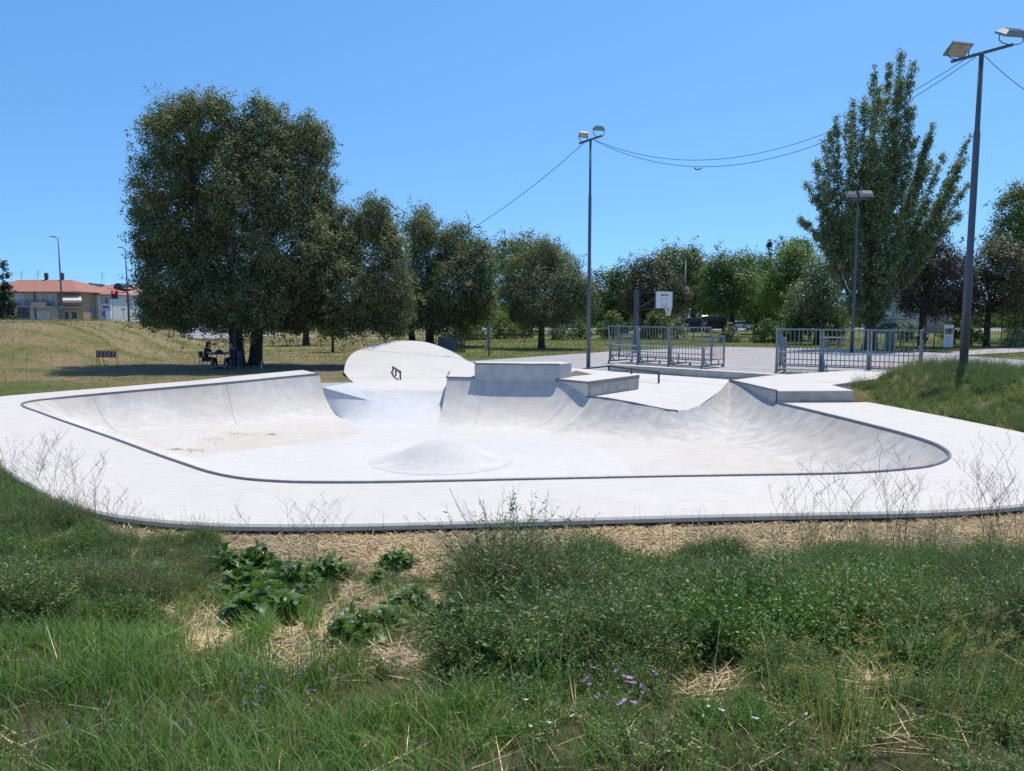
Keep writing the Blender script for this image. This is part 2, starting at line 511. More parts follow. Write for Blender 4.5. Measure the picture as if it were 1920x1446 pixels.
# vertical faces between ramp tops and raised edges
def vface(lo, zt, name='kick_face', m=GREYC):
    a = [Vector(p) for p in lo]; b = [Vector((p.x, p.y, zt)) for p in a]
    return MB().loft([a, b]).build(name, m, bowl)
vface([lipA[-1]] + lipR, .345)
plat = MB()
PL = [L0, Vector((-2.34, 28, 0)), Vector((2.4, 29.9, 0)), Vector((3.6, 28.6, 0)), Vector((4.5, 26.5, 0)), Vector((2.46, 23.98, 0)), L1]
plat.prism(PL, -.75, .5)
o = plat.build('platform', DECK, bowl); o['label'] = 'raised ledge platform behind the far wall'
# block courses on the ledge face
a = Vector((4.51, 26.48, 0)); b = Vector((2.47, 23.96, 0)); nn = Vector((.78, -.63, 0))
mb = MB(); mb.add([b + nn * .006 + Vector((0, 0, .0)), a + nn * .006, a + nn * .006 + Vector((0, 0, .43)), b + nn * .006 + Vector((0, 0, .43))], [(0, 1, 2, 3)])
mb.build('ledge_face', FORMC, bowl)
mb = MB(); mb.beam(b + nn * .008 + Vector((0, 0, .33)), a + nn * .008 + Vector((0, 0, .25)), .006, .006); mb.build('crack', plain_joint, bowl)
MB().beam(b + nn * .01 + Vector((0, 0, .445)), a + nn * .01 + Vector((0, 0, .445)), .05, .125).beam(L1 + Vector((0, -.02, -.03)), b + Vector((0, -.02, .465)), .05, .07).build('ledge_edge', STEEL, bowl)
EX = [Vector((-1.27, 25.33, 0)), Vector((1.60, 25.0, 0)), Vector((2.05, 25.65, 0)), Vector((1.75, 26.35, 0)), Vector((-1.27, 26.35, 0))]
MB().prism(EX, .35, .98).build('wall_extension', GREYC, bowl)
MB().prism([(p.x + (0 if k != 1 else 0), p.y) for k, p in enumerate(EX)], .984, .99).build('extension_top', WHITE, bowl)
cop([EX[0] + Vector((0, -.01, .975)), EX[1] + Vector((0, -.01, .975))], r=.03)
patch = [gp(x, y, .5) for x, y in ((1074, 697), (1080, 695), (1112, 702), (1062, 707))]
MB().sheet(patch, .505).build('dry_soil_patch', plain('dry_soil', (.22, .16, .08), .95, 0, .5, 14), bowl)

# plaza beyond
PZ = [(-4.72, 26.19, -.05), (-2.3, 26.0, 0), (-2.3, 26.6, 0), (2.0, 26.0, 0), (2.4, 24.2, 0)] + [tuple(p) for p in [L2]] + [tuple(p) for p in reversed(nose)] + \
     [(7.63, 26.1, .0), (9.7, 28.0, 0), (10.4, 28.8, 0), (8.7, 30.9, 0), (4.6, 35.0, 0), (3.0, 36.2, 0), (-1.9, 40.2, 0), (-2.9, 40.0, 0), (-7, 37.0, 0), (-7.35, 34.5, 0), (-7.3, 32.4, 0), (-6.17, 29, 0), (gb.x, gb.y + .02, 0), (gc.x, gc.y, 0)]
PZv = [Vector(p) for p in PZ]
inner = [Vector((x, y, 0)) for x, y in ((4.2, 25.3), (5.0, 25.6), (6.2, 26.6), (3.4, 26.0), (-4, 30), (0, 32), (4, 32), (6, 29))]
vs2 = [p.xy for p in PZv + inner]; ne = len(PZv)
r = geometry.delaunay_2d_cdt(vs2, [(i, (i + 1) % ne) for i in range(ne)], [], 1, 1e-4)
zz = {}
for k, p in enumerate(r[0]):
    src = r[3][k]; zz[k] = (PZv + inner)[src[0]].z if src else 0
plaza = tag(MB().add([(p.x, p.y, zz[k]) for k, p in enumerate(r[0])], [tuple(f) for f in r[2]]).build('skate_plaza', WHITE, fixn=True), kind='structure')
if plaza.data.polygons[0].normal.z < 0: plaza.data.flip_normals()
# right hand platform and its walkway
quarter = thing('raised_walkway', 'raised concrete platform with a walkway running right behind the mound', 'walkway', (10, 25, 0))
QP = [(7.66, 26.1), (8.05, 22.48), (10.4, 22.6), (10.5, 24.4), (17.6, 30.6), (17.2, 32.6), (9.6, 28.0)]
MB().prism(QP, -.3, .35).build('slab', DECK, quarter)
MB().add([(8.06, 22.47, -.02), (10.39, 22.59, -.02), (10.39, 22.59, .31), (8.06, 22.47, .31)], [(0, 1, 2, 3)]).build('front_face', FORMC, quarter)
# low kerb wall
kw = MB(); kw.prism([(4.55, 34.75), (8.65, 30.75), (10.5, 28.75), (10.85, 29.05), (9.0, 31.1), (4.9, 35.15)], -.3, .3)
k = kw.build('kerb_wall', FORMC, origin=(7, 32, 0)); tag(k, 'long low grey concrete kerb wall between skate plaza and court', 'wall')
mb = MB(); mb.prism([(4.57, 34.77), (8.66, 30.78), (10.5, 28.78), (10.83, 29.05), (8.98, 31.07), (4.9, 35.12)], .301, .306); mb.build('kerb_top', WHITE, k)

def pip(x, y, poly):
    x = np.asarray(x); y = np.asarray(y); ins = np.zeros(x.shape, bool); n = len(poly)
    for i in range(n):
        x1, y1 = poly[i]; x2, y2 = poly[(i + 1) % n]
        if y1 == y2: continue
        c = ((y1 > y) != (y2 > y)) & (x < (x2 - x1) * (y - y1) / (y2 - y1) + x1)
        ins ^= c
    return ins
# rolling bank at the back
bank = thing('concrete_bank', 'smooth white rounded concrete bank rising behind the small grind rail', 'skate ramp', (-5, 35, 0))
rim_px = [(645, 699), (646, 690), (649, 679), (656, 668), (668, 659), (685, 652), (705, 646), (728, 641.5), (752, 639.5), (778, 640), (800, 643), (822, 650), (843, 659), (860, 668), (872, 676), (884, 681), (896, 683)]
BKK = .235; BYF = 32.0
def on_bank(px, py):
    u, v = ray(px, py); Yq = (CAMH + BKK * BYF) / (BKK - v); Yq = max(Yq, BYF + .02)
    return Vector((u * Yq, Yq, max(BKK * (Yq - BYF), 0) + .006))
rim = catmull([on_bank(*q) for q in rim_px], .3)
def bank_z(y):
    e = y - (BYF - .9)
    return .006 + (BKK * (y - BYF) + .0 if e > 1.8 else max(BKK * e * e / 3.6, 0))
pol = [Vector((p.x, p.y, p.z)) for p in rim] + [Vector((-1.0, 31.1, .006)), Vector((-4.0, 31.1, .006)), Vector((-6.85, 31.1, .006))]
for p in pol: p.z = bank_z(p.y)
gx = [Vector((x, y, bank_z(y))) for x in np.arange(-8, 0, .5) for y in np.arange(31.3, 38, .3) if pip(np.array([x]), np.array([y]), [tuple(q.xy) for q in pol])[0] and seg_dist((x, y), pol + pol[:1]) > .12]
rr2 = geometry.delaunay_2d_cdt([q.xy for q in pol + gx], [(k, (k + 1) % len(pol)) for k in range(len(pol))], [], 1, 1e-4)
mb = MB().add([(q.x, q.y, bank_z(q.y)) for q in rr2[0]], [tuple(f_) for f_ in rr2[2]])
for q in rim: q.z = bank_z(q.y)
mb.build('bank_surface', WHITE, bank, True)
bk = [Vector((p.x * 1.0 + (p.x + 5) * .02, p.y + .25, p.z)) for p in rim]
MB().loft([rim, bk, [Vector((p.x, p.y + .0, -.4)) for p in bk]]).build('bank_back', GREYC, bank)
# earth behind the bank
eb = [Vector((p.x + (p.x + 5) * .10, p.y + 1.6 + p.z, -.15)) for p in bk]
EARTHP = (bk, eb)

# rails
def rail(name, label, feet, h, posts_t, w=.06, cat='grind rail', sill=False):
    a, b = feet; t = thing(name, label, cat, (a + b) / 2)
    up = Vector((0, 0, h))
    MB().beam(a + up, b + up, w, w).build('top_bar', DSTEEL, t)
    for k in posts_t:
        p = a.lerp(b, k); MB().beam(p, p + up - Vector((0, 0, w / 2)), w * .8, w * .8, up=(0, 1, 0)).build('post', DSTEEL, t)
    if sill: MB().box(((a + b) / 2) + Vector((-.0, 0, .008)), ((b - a).length * 1.05, .12, .012), rz=math.atan2((b - a).y, (b - a).x)).build('base_plate', DSTEEL, t)
    return t
rail('grind_rail', 'short black steel grind rail on the white plaza before the rounded bank', (gp(736.5, 701.5, .03), gp(751, 712.5, 0)), .31, (0.02, .42, .98), .075)
ra = gp(1141, 706, 0); rb_ = gp(1235, 718.5, 0)
t = thing('grind_rail', 'long low dark kinked rail in front of the grey kerb wall', 'grind rail', ra)
hA = .42
pk = ra + Vector((0, 0, hA + .02)); pe = rb_ + Vector((0, 0, hA)); pl = Vector((2.95, 30.6, .42))
MB().beam(pk, pe, .06, .06).beam(pl, pk, .06, .06).build('top_bar', DSTEEL, t)
for p in (ra, ra.lerp(rb_, .48), rb_): MB().beam(p, p + Vector((0, 0, hA)), .07, .07, up=(0, 1, 0)).build('post', DSTEEL, t)
# dried leaf litter in the bowl
lv = []; lf = []
for k in range(420):
    c = random.choice([(392, 826, 30, 6), (450, 813, 40, 4), (330, 843, 14, 2), (368, 845, 20, 3), (510, 815, 10, 2), (430, 818, 60, 8)])
    p = gp(random.gauss(c[0], c[2] * .6), random.gauss(c[1], c[3] * .6), ZF)
    p.z = ZF + .012; a = random.random() * 6.28; s = random.uniform(.015, .04)
    u = Vector((math.cos(a), math.sin(a), random.uniform(-.2, .3))) * s; w = Vector((-math.sin(a), math.cos(a), 0)) * s * .4
    n = len(lv); lv += [p - u, p + w, p + u, p - w]; lf.append((n, n + 1, n + 2, n + 3))
LIT = np_mesh('leaf_litter', [tuple(v) for v in lv], lf)
tag(link('leaf_litter', LIT, plain('dead_leaves', (.42, .27, .15), .9, 0, .5, 20)), 'dry brown leaf litter blown onto the bowl floor', 'leaf litter', kind='stuff')
# ------------------------------------------------------------------ terrain
OUT = np.array([[p.x, p.y] for p in outer])
def pip(x, y, poly):
    x = np.asarray(x); y = np.asarray(y); ins = np.zeros(x.shape, bool); n = len(poly)
    for i in range(n):
        x1, y1 = poly[i]; x2, y2 = poly[(i + 1) % n]
        if y1 == y2: continue
        c = ((y1 > y) != (y2 > y)) & (x < (x2 - x1) * (y - y1) / (y2 - y1) + x1)
        ins ^= c
    return ins
def dist_poly(x, y, P):
    x = np.asarray(x, float); d = np.full(x.shape, 1e9)
    for (x1, y1), (x2, y2) in zip(P[:-1], P[1:]):
        dx = x2 - x1; dy = y2 - y1; L = dx * dx + dy * dy + 1e-12
        t = np.clip(((x - x1) * dx + (y - y1) * dy) / L, 0, 1)
        d = np.minimum(d, np.hypot(x1 + t * dx - x, y1 + t * dy - y))
    return d
FOOT = [tuple(p) for p in OUT] + [(10.7, 22.5), (10.5, 24.4), (9.6, 28), (4.6, 35), (-1.9, 40), (-7, 36.5), (-6.2, 29), (-8.4, 28.7)]
LOWP = [(p.x, p.y) for p in loop[::3]] + [(-2.2, 25.9), (-4.6, 26.2), (-5.5, 27.6), (-6.4, 27.6), (-7.0, 27.4)]
def vnoise(x, y, s, seed=0):
    X = x / s; Y = y / s
    return (np.sin(X * 1.7 + seed) * np.cos(Y * 1.3 - seed * 2) + np.sin(X * .9 - Y * 1.9 + seed * 3) + np.sin(X * 3.1 + Y * 2.3 + seed * 5) * .5) / 2.5
def base_h(x, y):
    x = np.asarray(x, float); y = np.asarray(y, float)
    h = np.full(x.shape, -.04)
    hill = 2.15 * sm(-21.5, -28.5, x + (y - 46) * .18) * sm(28, 46, y) * (1 - sm(58, 74, y))
    h += hill * (1 + .04 * vnoise(x, y, 5, 1))
    # right mound
    m = .75 * np.exp(-(((x - 15.8) / 4.3) ** 2 + ((y - 26.0) / 4.6) ** 2) ** 1.4)
    m += .28 * np.exp(-(((x - 15) / 3.2) ** 2 + ((y - 20) / 3.5) ** 2))
    m *= sm(10.9, 13.2, x)
    wl = dist_poly(x, y, np.array([(10.9, 23.9), (17.9, 30.1)]))
    m = np.maximum(m, .33 * sm(1.9, .3, wl) * (x > 10.4))
    wk = pip(x, y, [(7.66, 26.1), (8.05, 22.3), (10.45, 22.4), (10.6, 24.2), (17.8, 30.5), (17.3, 33.5), (9, 29)])
    m = np.where(wk, 0, m)
    h += m
    h += .03 * vnoise(x, y, 3, 2)
    return h
def height(x, y, dd=None):
    x = np.asarray(x, float); y = np.asarray(y, float)
    h = base_h(x, y)
    near = (y < 24)
    if dd is None: dd = dist_poly(x, y, OUT)
    ins = pip(x, y, FOOT)
    fore = sm(24, 14, y) * np.where(ins, 0, 1)
    emb = -.13 + sm(.9, 8.6, dd) * 1.42 + .10 * vnoise(x, y, .9, 4) * sm(1.2, 3, dd) + .03 * vnoise(x, y, .45, 6) * sm(.5, 2, dd)
    emb = np.where(x > 8, -.1 + (emb + .1) * sm(22, 10, y), emb)
    h = h * (1 - fore) + np.maximum(emb, -.15) * fore
    h = np.where(ins, np.minimum(h, -.16), h)
    return h
xs = np.concatenate([np.linspace(-700, -70, 22), np.arange(-66, -22, 1.3), np.arange(-22, 24, .2), np.arange(24, 66, 1.3), np.linspace(70, 700, 22)])
ys = np.concatenate([np.linspace(-40, 0, 9)[:-1], np.arange(0, 38, .2), np.arange(38, 90, 1.0), np.linspace(92, 900, 34)])
GX, GY = np.meshgrid(xs, ys)
GD = dist_poly(GX, GY, OUT)
GZ = height(GX, GY, GD)
low = pip(GX, GY, LOWP) | (dist_poly(GX, GY, np.array(LOWP + [LOWP[0]])) < .45)
GZ = np.where(low & (GY > 9), -1.5, GZ)
pzp = [(p[0], p[1]) for p in PZ]
GZ = np.where(pip(GX, GY, pzp) & (dist_poly(GX, GY, np.array(pzp + pzp[:1])) > .35), -1.2, GZ)
def hsample(x, y):
    x = np.asarray(x, float); y = np.asarray(y, float)
    i = np.clip(np.searchsorted(xs, x) - 1, 0, len(xs) - 2); j = np.clip(np.searchsorted(ys, y) - 1, 0, len(ys) - 2)
    tx = (x - xs[i]) / (xs[i + 1] - xs[i]); ty = (y - ys[j]) / (ys[j + 1] - ys[j])
    return (GZ[j, i] * (1 - tx) + GZ[j, i + 1] * tx) * (1 - ty) + (GZ[j + 1, i] * (1 - tx) + GZ[j + 1, i + 1] * tx) * ty
def gt(px, py, y0=2.0, y1=400):
    a, b = ray(px, py); Y = np.geomspace(y0, y1, 6000)
    z = CAMH + b * Y; hh = hsample(a * Y, Y)
    k = np.argmax(z < hh)
    if not (z < hh).any(): k = len(Y) - 1
    return Vector((a * Y[k], Y[k], hh[k]))
ny_, nx_ = GX.shape
V = np.stack([GX.ravel(), GY.ravel(), GZ.ravel()], 1)
ii = (np.arange(ny_ - 1)[:, None] * nx_ + np.arange(nx_ - 1)[None, :]).ravel()
Fq = np.stack([ii, ii + 1, ii + nx_ + 1, ii + nx_], 1)
gme = np_mesh('ground', V, Fq)
# what grows where, as a map over the ground: r = bare straw / soil, g = lushness
PXg, PYg = proj(V)
def blob(px, py, cx, cy, rx, ry): return np.exp(-(((px - cx) / rx) ** 2 + ((py - cy) / ry) ** 2) ** 1.5)
STRAW = [(400, 1185, 62, 42), (545, 1215, 40, 45), (620, 1190, 28, 60), (300, 1150, 35, 20), (830, 1140, 40, 30), (560, 1250, 60, 18), (660, 1120, 26, 20), (840, 1200, 30, 30), (560, 1120, 15, 30), (690, 1150, 30, 30),
         (1330, 1290, 50, 30), (1290, 1230, 26, 18), (740, 1240, 50, 22), (1640, 1290, 34, 30), (1560, 1190, 22, 26), (1700, 1380, 24, 40), (1100, 1160, 40, 14), (1010, 1150, 30, 12), (250, 960, 40, 18), (60, 940, 18, 10), (780, 1070, 60, 14), (860, 1270, 40, 14), (240, 1080, 30, 12), (40, 1420, 30, 20)]
def straw_map(px, py, dd, y):
    s = sm(1.75, 1.1, dd + .25 * vnoise(px / 60, py / 60, 1, 3)) * (py > 700)
    s = s * sm(120, 190, px)
    for c in STRAW: s = np.maximum(s, blob(px, py, *c))
    return np.clip(s, 0, 1)
yv = V[:, 1]
inview = (yv > 1.5) & (yv < 24)
SM = np.where(inview, straw_map(PXg, PYg, GD.ravel(), yv), 0)
SM = np.where((V[:, 0] > 10.5) & (yv > 12), 0, SM)
ca = gme.color_attributes.new('cover', 'FLOAT_COLOR', 'POINT')
shade_bare = np.exp(-(((V[:, 0] + 13) / 9) ** 2 + ((yv - 37) / 6) ** 2) ** 2)
GRN = np.maximum(sm(36, 44, yv) * sm(-14, -5, V[:, 0]), sm(-10, -14, V[:, 0]) * sm(31, 24, yv) * (yv > 18)); GRN = GRN * (.75 + .25 * vnoise(V[:, 0], V[:, 1], 4, 8))
arr = np.stack([SM, shade_bare, GRN, np.ones_like(SM)], 1).astype(np.float32)
ca.data.foreach_set('color', arr.ravel())
m, nt, b = newmat('ground_cover')
at = nt.nodes.new('ShaderNodeVertexColor'); at.layer_name = 'cover'
sp = nt.nodes.new('ShaderNodeSeparateColor'); nt.links.new(at.outputs[0], sp.inputs[0])
g1 = ramp(nt, noise(nt, .3, 8, .72), [(.36, (.13, .17, .045)), (.47, (.25, .22, .10)), (.58, (.36, .27, .165)), (.7, (.22, .21, .09))]).outputs[0]
g2 = ramp(nt, noise(nt, 7, 6, .75), [(.3, (.55, .6, .5)), (.7, (1.4, 1.35, 1.3))]).outputs[0]
gg1 = ramp(nt, noise(nt, .5, 5, .6), [(.32, (.085, .135, .035)), (.55, (.14, .185, .055)), (.7, (.24, .23, .10))]).outputs[0]
g1 = mixc(nt, sp.outputs[2], g1, gg1)
gr = mixc(nt, 1.0, g1, g2, 'MULTIPLY')
st = ramp(nt, noise(nt, 1, 7, .85, stretch=(16, 70, 20), dist=1.4), [(.28, (.22, .14, .08)), (.5, (.48, .34, .20)), (.72, (.72, .56, .36))]).outputs[0]
dirt = ramp(nt, noise(nt, 2.5, 6, .7), [(.3, (.20, .155, .11)), (.7, (.33, .27, .20))]).outputs[0]
nearg = mixc(nt, sp.outputs[0], gr, st)
fin = mixc(nt, ramp(nt, sp.outputs[1], [(.3, (0, 0, 0)), (.9, (.75,) * 3)]).outputs[0], nearg, dirt)
nt.links.new(fin, b.inputs['Base Color']); b.inputs['Roughness'].default_value = .95; b.inputs['Specular IOR Level'].default_value = .1
bump(nt, b, noise(nt, 22, 8, .85), 1.0, .10)
g = link('ground', gme, m, smooth=True); tag(g, kind='structure')

def tsheet(poly, z): return MB().sheet([(p[0], p[1]) for p in poly], z)
ASPH = plain('court_asphalt', (.40, .365, .35), .85, 0, .14, .5, .1, c2=(.33, .305, .295))
court_px = [(873, 678), (1065, 665), (1140, 659.5), (1349, 650.5), (1455, 652.5), (1560, 655), (1700, 660), (1775, 661), (1850, 655), (1925, 651), (2100, 650), (2100, 658), (1925, 660), (1800, 667), (1925, 676)]
cp = [gp(x, y, 0) for x, y in court_px]
cp = [(p.x, p.y) for p in cp] + [(34, 36), (33, 28), (22, 22.5), (18.5, 24.5), (17.6, 30.6), (17.2, 32.6), (9.6, 28.1), (8.7, 31), (4.6, 35.2), (2.0, 36.9)]
court = tag(tsheet(cp, .008).build('court', ASPH), kind='structure')
REDP = plain('worn_red_paint', (.50, .26, .21), .8, 0, .35, 1.5, c2=(.42, .34, .31))
LINE = plain('court_line_paint', (.62, .60, .58), .7, 0, .2, 2)
def rect(cx, cy, w, d, a, z):
    c, s = math.cos(a), math.sin(a)
    return [(cx + u * c - v * s, cy + u * s + v * c, z) for u, v in ((-w / 2, -d / 2), (w / 2, -d / 2), (w / 2, d / 2), (-w / 2, d / 2))]
ca_ = -.7
for (cx, cy, w, d) in ((11.6, 47.0, 5.6, 4.6), (20.5, 37.5, 5.6, 5.0)):
    tag(MB().sheet(rect(cx, cy, w, d, ca_, .014), .014).build('painted_key', REDP), kind='structure')
def ringstrip(cx, cy, r, w, a0, a1, z, n=40):
    mb = MB(); a = [(cx + (r) * math.cos(t), cy + r * math.sin(t), z) for t in np.linspace(a0, a1, n)]; b = [(cx + (r + w) * math.cos(t), cy + (r + w) * math.sin(t), z) for t in np.linspace(a0, a1, n)]
    return mb.loft([a, b])
for (cx, cy, r, a0, a1) in ((10.2, 49.5, 6.7, -2.3, .9), (21.5, 36.5, 6.7, .8, 4.0), (16, 43, 1.8, 0, 6.28)):
    o = ringstrip(cx, cy, r, .07, a0, a1, .02).build('court_line', LINE); tag(o, kind='structure')
for a, b in (((3.5, 43), (20, 57)), ((20, 57), (33, 41)), ((9, 47.5), (27, 47.5)), ((6, 41), (17.5, 30.9)), ((22, 31), (33, 40))):
    tag(MB().beam((a[0], a[1], .019), (b[0], b[1], .019), .08, .004).build('court_line', LINE), kind='structure')
ROADM = plain('road_asphalt', (.30, .295, .29), .85, 0, .15, .4)
rp = [gp(x, y, 0) for x, y in ((326, 629), (344, 611.5), (520, 611.5), (515, 632))]
tag(MB().sheet([(p.x, p.y) for p in rp], .0).build('parking_pavement', ROADM), kind='structure')
tag(MB().sheet([(-130, 79), (-30, 79), (-30, 98), (-130, 98)], .012).build('road', ROADM), kind='structure')
tag(MB().beam(rp[0] + Vector((-.1, 0, .05)), rp[1] + Vector((-.1, 0, .05)), .25, .12).beam(rp[0], rp[3], .2, .1).build('kerb', plain('kerb_stone', (.5, .47, .36), .8)), kind='structure')
tag(MB().sheet([(-70, 128), (90, 112), (90, 134), (-70, 150)], .01).build('road', ROADM), kind='structure')
# earth bank behind the concrete bank
bkv, ebv = EARTHP
SOIL = plain('bank_soil', (.12, .095, .05), .95, 0, .6, 5, .6, c2=(.10, .11, .035))
o = MB().loft([[p - Vector((0, 0, .03)) for p in bkv], ebv]).build('earth_slope', SOIL); tag(o, kind='structure')
# ------------------------------------------------------------------ foliage machinery
def leaf_cloud(C, spread, per, size, rg, outward=None, droop=0.0, aspect=.55, flat=.5):
    """C: clump centres (n,3); spread: per-clump radius (n,) ; per leaves in each clump"""
    n = len(C)
    c = np.repeat(C, per, 0); s = np.repeat(spread, per)
    g = rg.normal(0, 1, (n * per, 3)); g /= (np.linalg.norm(g, axis=1, keepdims=True) + 1e-9)
    rr = rg.random(n * per) ** .6
    p = c + g * (s * rr)[:, None]
    nm = g * .7 + rg.normal(0, .6, (n * per, 3)); nm[:, 2] += flat
    if outward is not None: nm += np.repeat(outward, per, 0) * .5
    nm /= np.linalg.norm(nm, axis=1, keepdims=True) + 1e-9
    a = rg.normal(0, 1, (n * per, 3)); a[:, 2] -= droop
    t = a - nm * (a * nm).sum(1, keepdims=True); t /= np.linalg.norm(t, axis=1, keepdims=True) + 1e-9
    b = np.cross(nm, t)
    L = size * rg.uniform(.6, 1.35, n * per)[:, None]
    v0 = p - t * L * .5; v2 = p + t * L * .5
    v1 = p + b * L * aspect * .5 - t * L * .08 + nm * L * .08; v3 = p - b * L * aspect * .5 - t * L * .08 + nm * L * .08
    V = np.stack([v0, v1, v2, v3], 1).reshape(-1, 3)
    return V
def quads(V): return np.arange(len(V), dtype=np.int32).reshape(-1, 4)
def crown_points(lobes, dens, rg, shell=.55, bottom=None):
    """clump centres on the outer shells of ellipsoid lobes (x,y,z,rx,ry,rz); points buried deep in other lobes are thinned"""
    Cs = []; Os = []
    L = np.array(lobes, float)
    for k, (x, y, z, rx, ry, rz) in enumerate(L):
        area = 4 * PI * ((rx * ry) ** 1.6 / 3 + (rx * rz) ** 1.6 / 3 + (ry * rz) ** 1.6 / 3) ** (1 / 1.6)
        n = max(6, int(area * dens))
        d = rg.normal(0, 1, (n, 3)); d /= np.linalg.norm(d, axis=1, keepdims=True)
        u = shell + (1 - shell) * rg.random(n) ** .7
        u *= 1 + .10 * np.sin(d[:, 0] * 5 + k) * np.cos(d[:, 2] * 4 + 2 * k)
        p = np.array([x, y, z]) + d * u[:, None] * np.array([rx, ry, rz])
        Cs.append(p); Os.append(d)
    C = np.concatenate(Cs); O = np.concatenate(Os)
    deep = np.zeros(len(C))
    for (x, y, z, rx, ry, rz) in L:
        q = (((C - [x, y, z]) / [rx, ry, rz]) ** 2).sum(1)
        deep = np.maximum(deep, 1 - q)
    keep = rg.random(len(C)) > np.clip((deep - .45) * 1.8, 0, .9)
    if bottom is not None: keep &= C[:, 2] > bottom
    return C[keep], O[keep]
LM = {}
LM['oak'] = leafmat('oak_leaves', [(.065, .088, .042), (.105, .132, .06), (.155, .18, .085), (.225, .24, .12), (.31, .31, .18), (.125, .145, .07)], .30, .52, .28)
LM['oakfar'] = leafmat('grey_oak_leaves', [(.08, .105, .055), (.13, .155, .085), (.195, .22, .125), (.28, .295, .18), (.145, .17, .09)], .30, .52, .28)
LM['brown'] = leafmat('brownish_leaves', [(.06, .068, .04), (.10, .10, .058), (.16, .145, .085), (.20, .17, .10), (.09, .095, .052)], .2, .5, .3)
LM['green'] = leafmat('mid_green_leaves', [(0.069, 0.113, 0.043), (0.108, 0.166, 0.055), (0.166, 0.235, 0.069), (0.216, 0.284, 0.088)], .22, .5, .3)
LM['warm'] = leafmat('warm_green_leaves', [(0.097, 0.127, 0.043), (0.157, 0.196, 0.058), (0.235, 0.265, 0.078), (0.293, 0.304, 0.097)], .2, .5, .3)
LM['bright'] = leafmat('bright_green_leaves', [(.10, .15, .035), (.15, .21, .05), (.20, .27, .07), (.25, .30, .09)], .35, .5, .3)
LM['poplar'] = leafmat('poplar_leaves', [(.08, .115, .045), (.13, .17, .068), (.19, .23, .10), (.27, .30, .16), (.42, .43, .30)], .32, .5, .3)
LM['plum'] = leafmat('dark_purple_leaves', [(0.049, 0.043, 0.047), (0.078, 0.066, 0.066), (0.117, 0.095, 0.082), (0.166, 0.127, 0.097)], .12, .5, .3)
LM['cypress'] = leafmat('cypress_foliage', [(0.026, 0.046, 0.026), (0.043, 0.07, 0.035), (0.065, 0.09, 0.043)], .08, .6, .2)
LM['olive'] = leafmat('grey_green_leaves', [(0.117, 0.157, 0.078), (0.196, 0.244, 0.138), (0.293, 0.332, 0.205), (0.371, 0.392, 0.255)], .2, .45, .4)
CATK = leafmat('dry_catkins', [(.16, .085, .045), (.22, .12, .065), (.12, .075, .045)], .2, .8, .1)

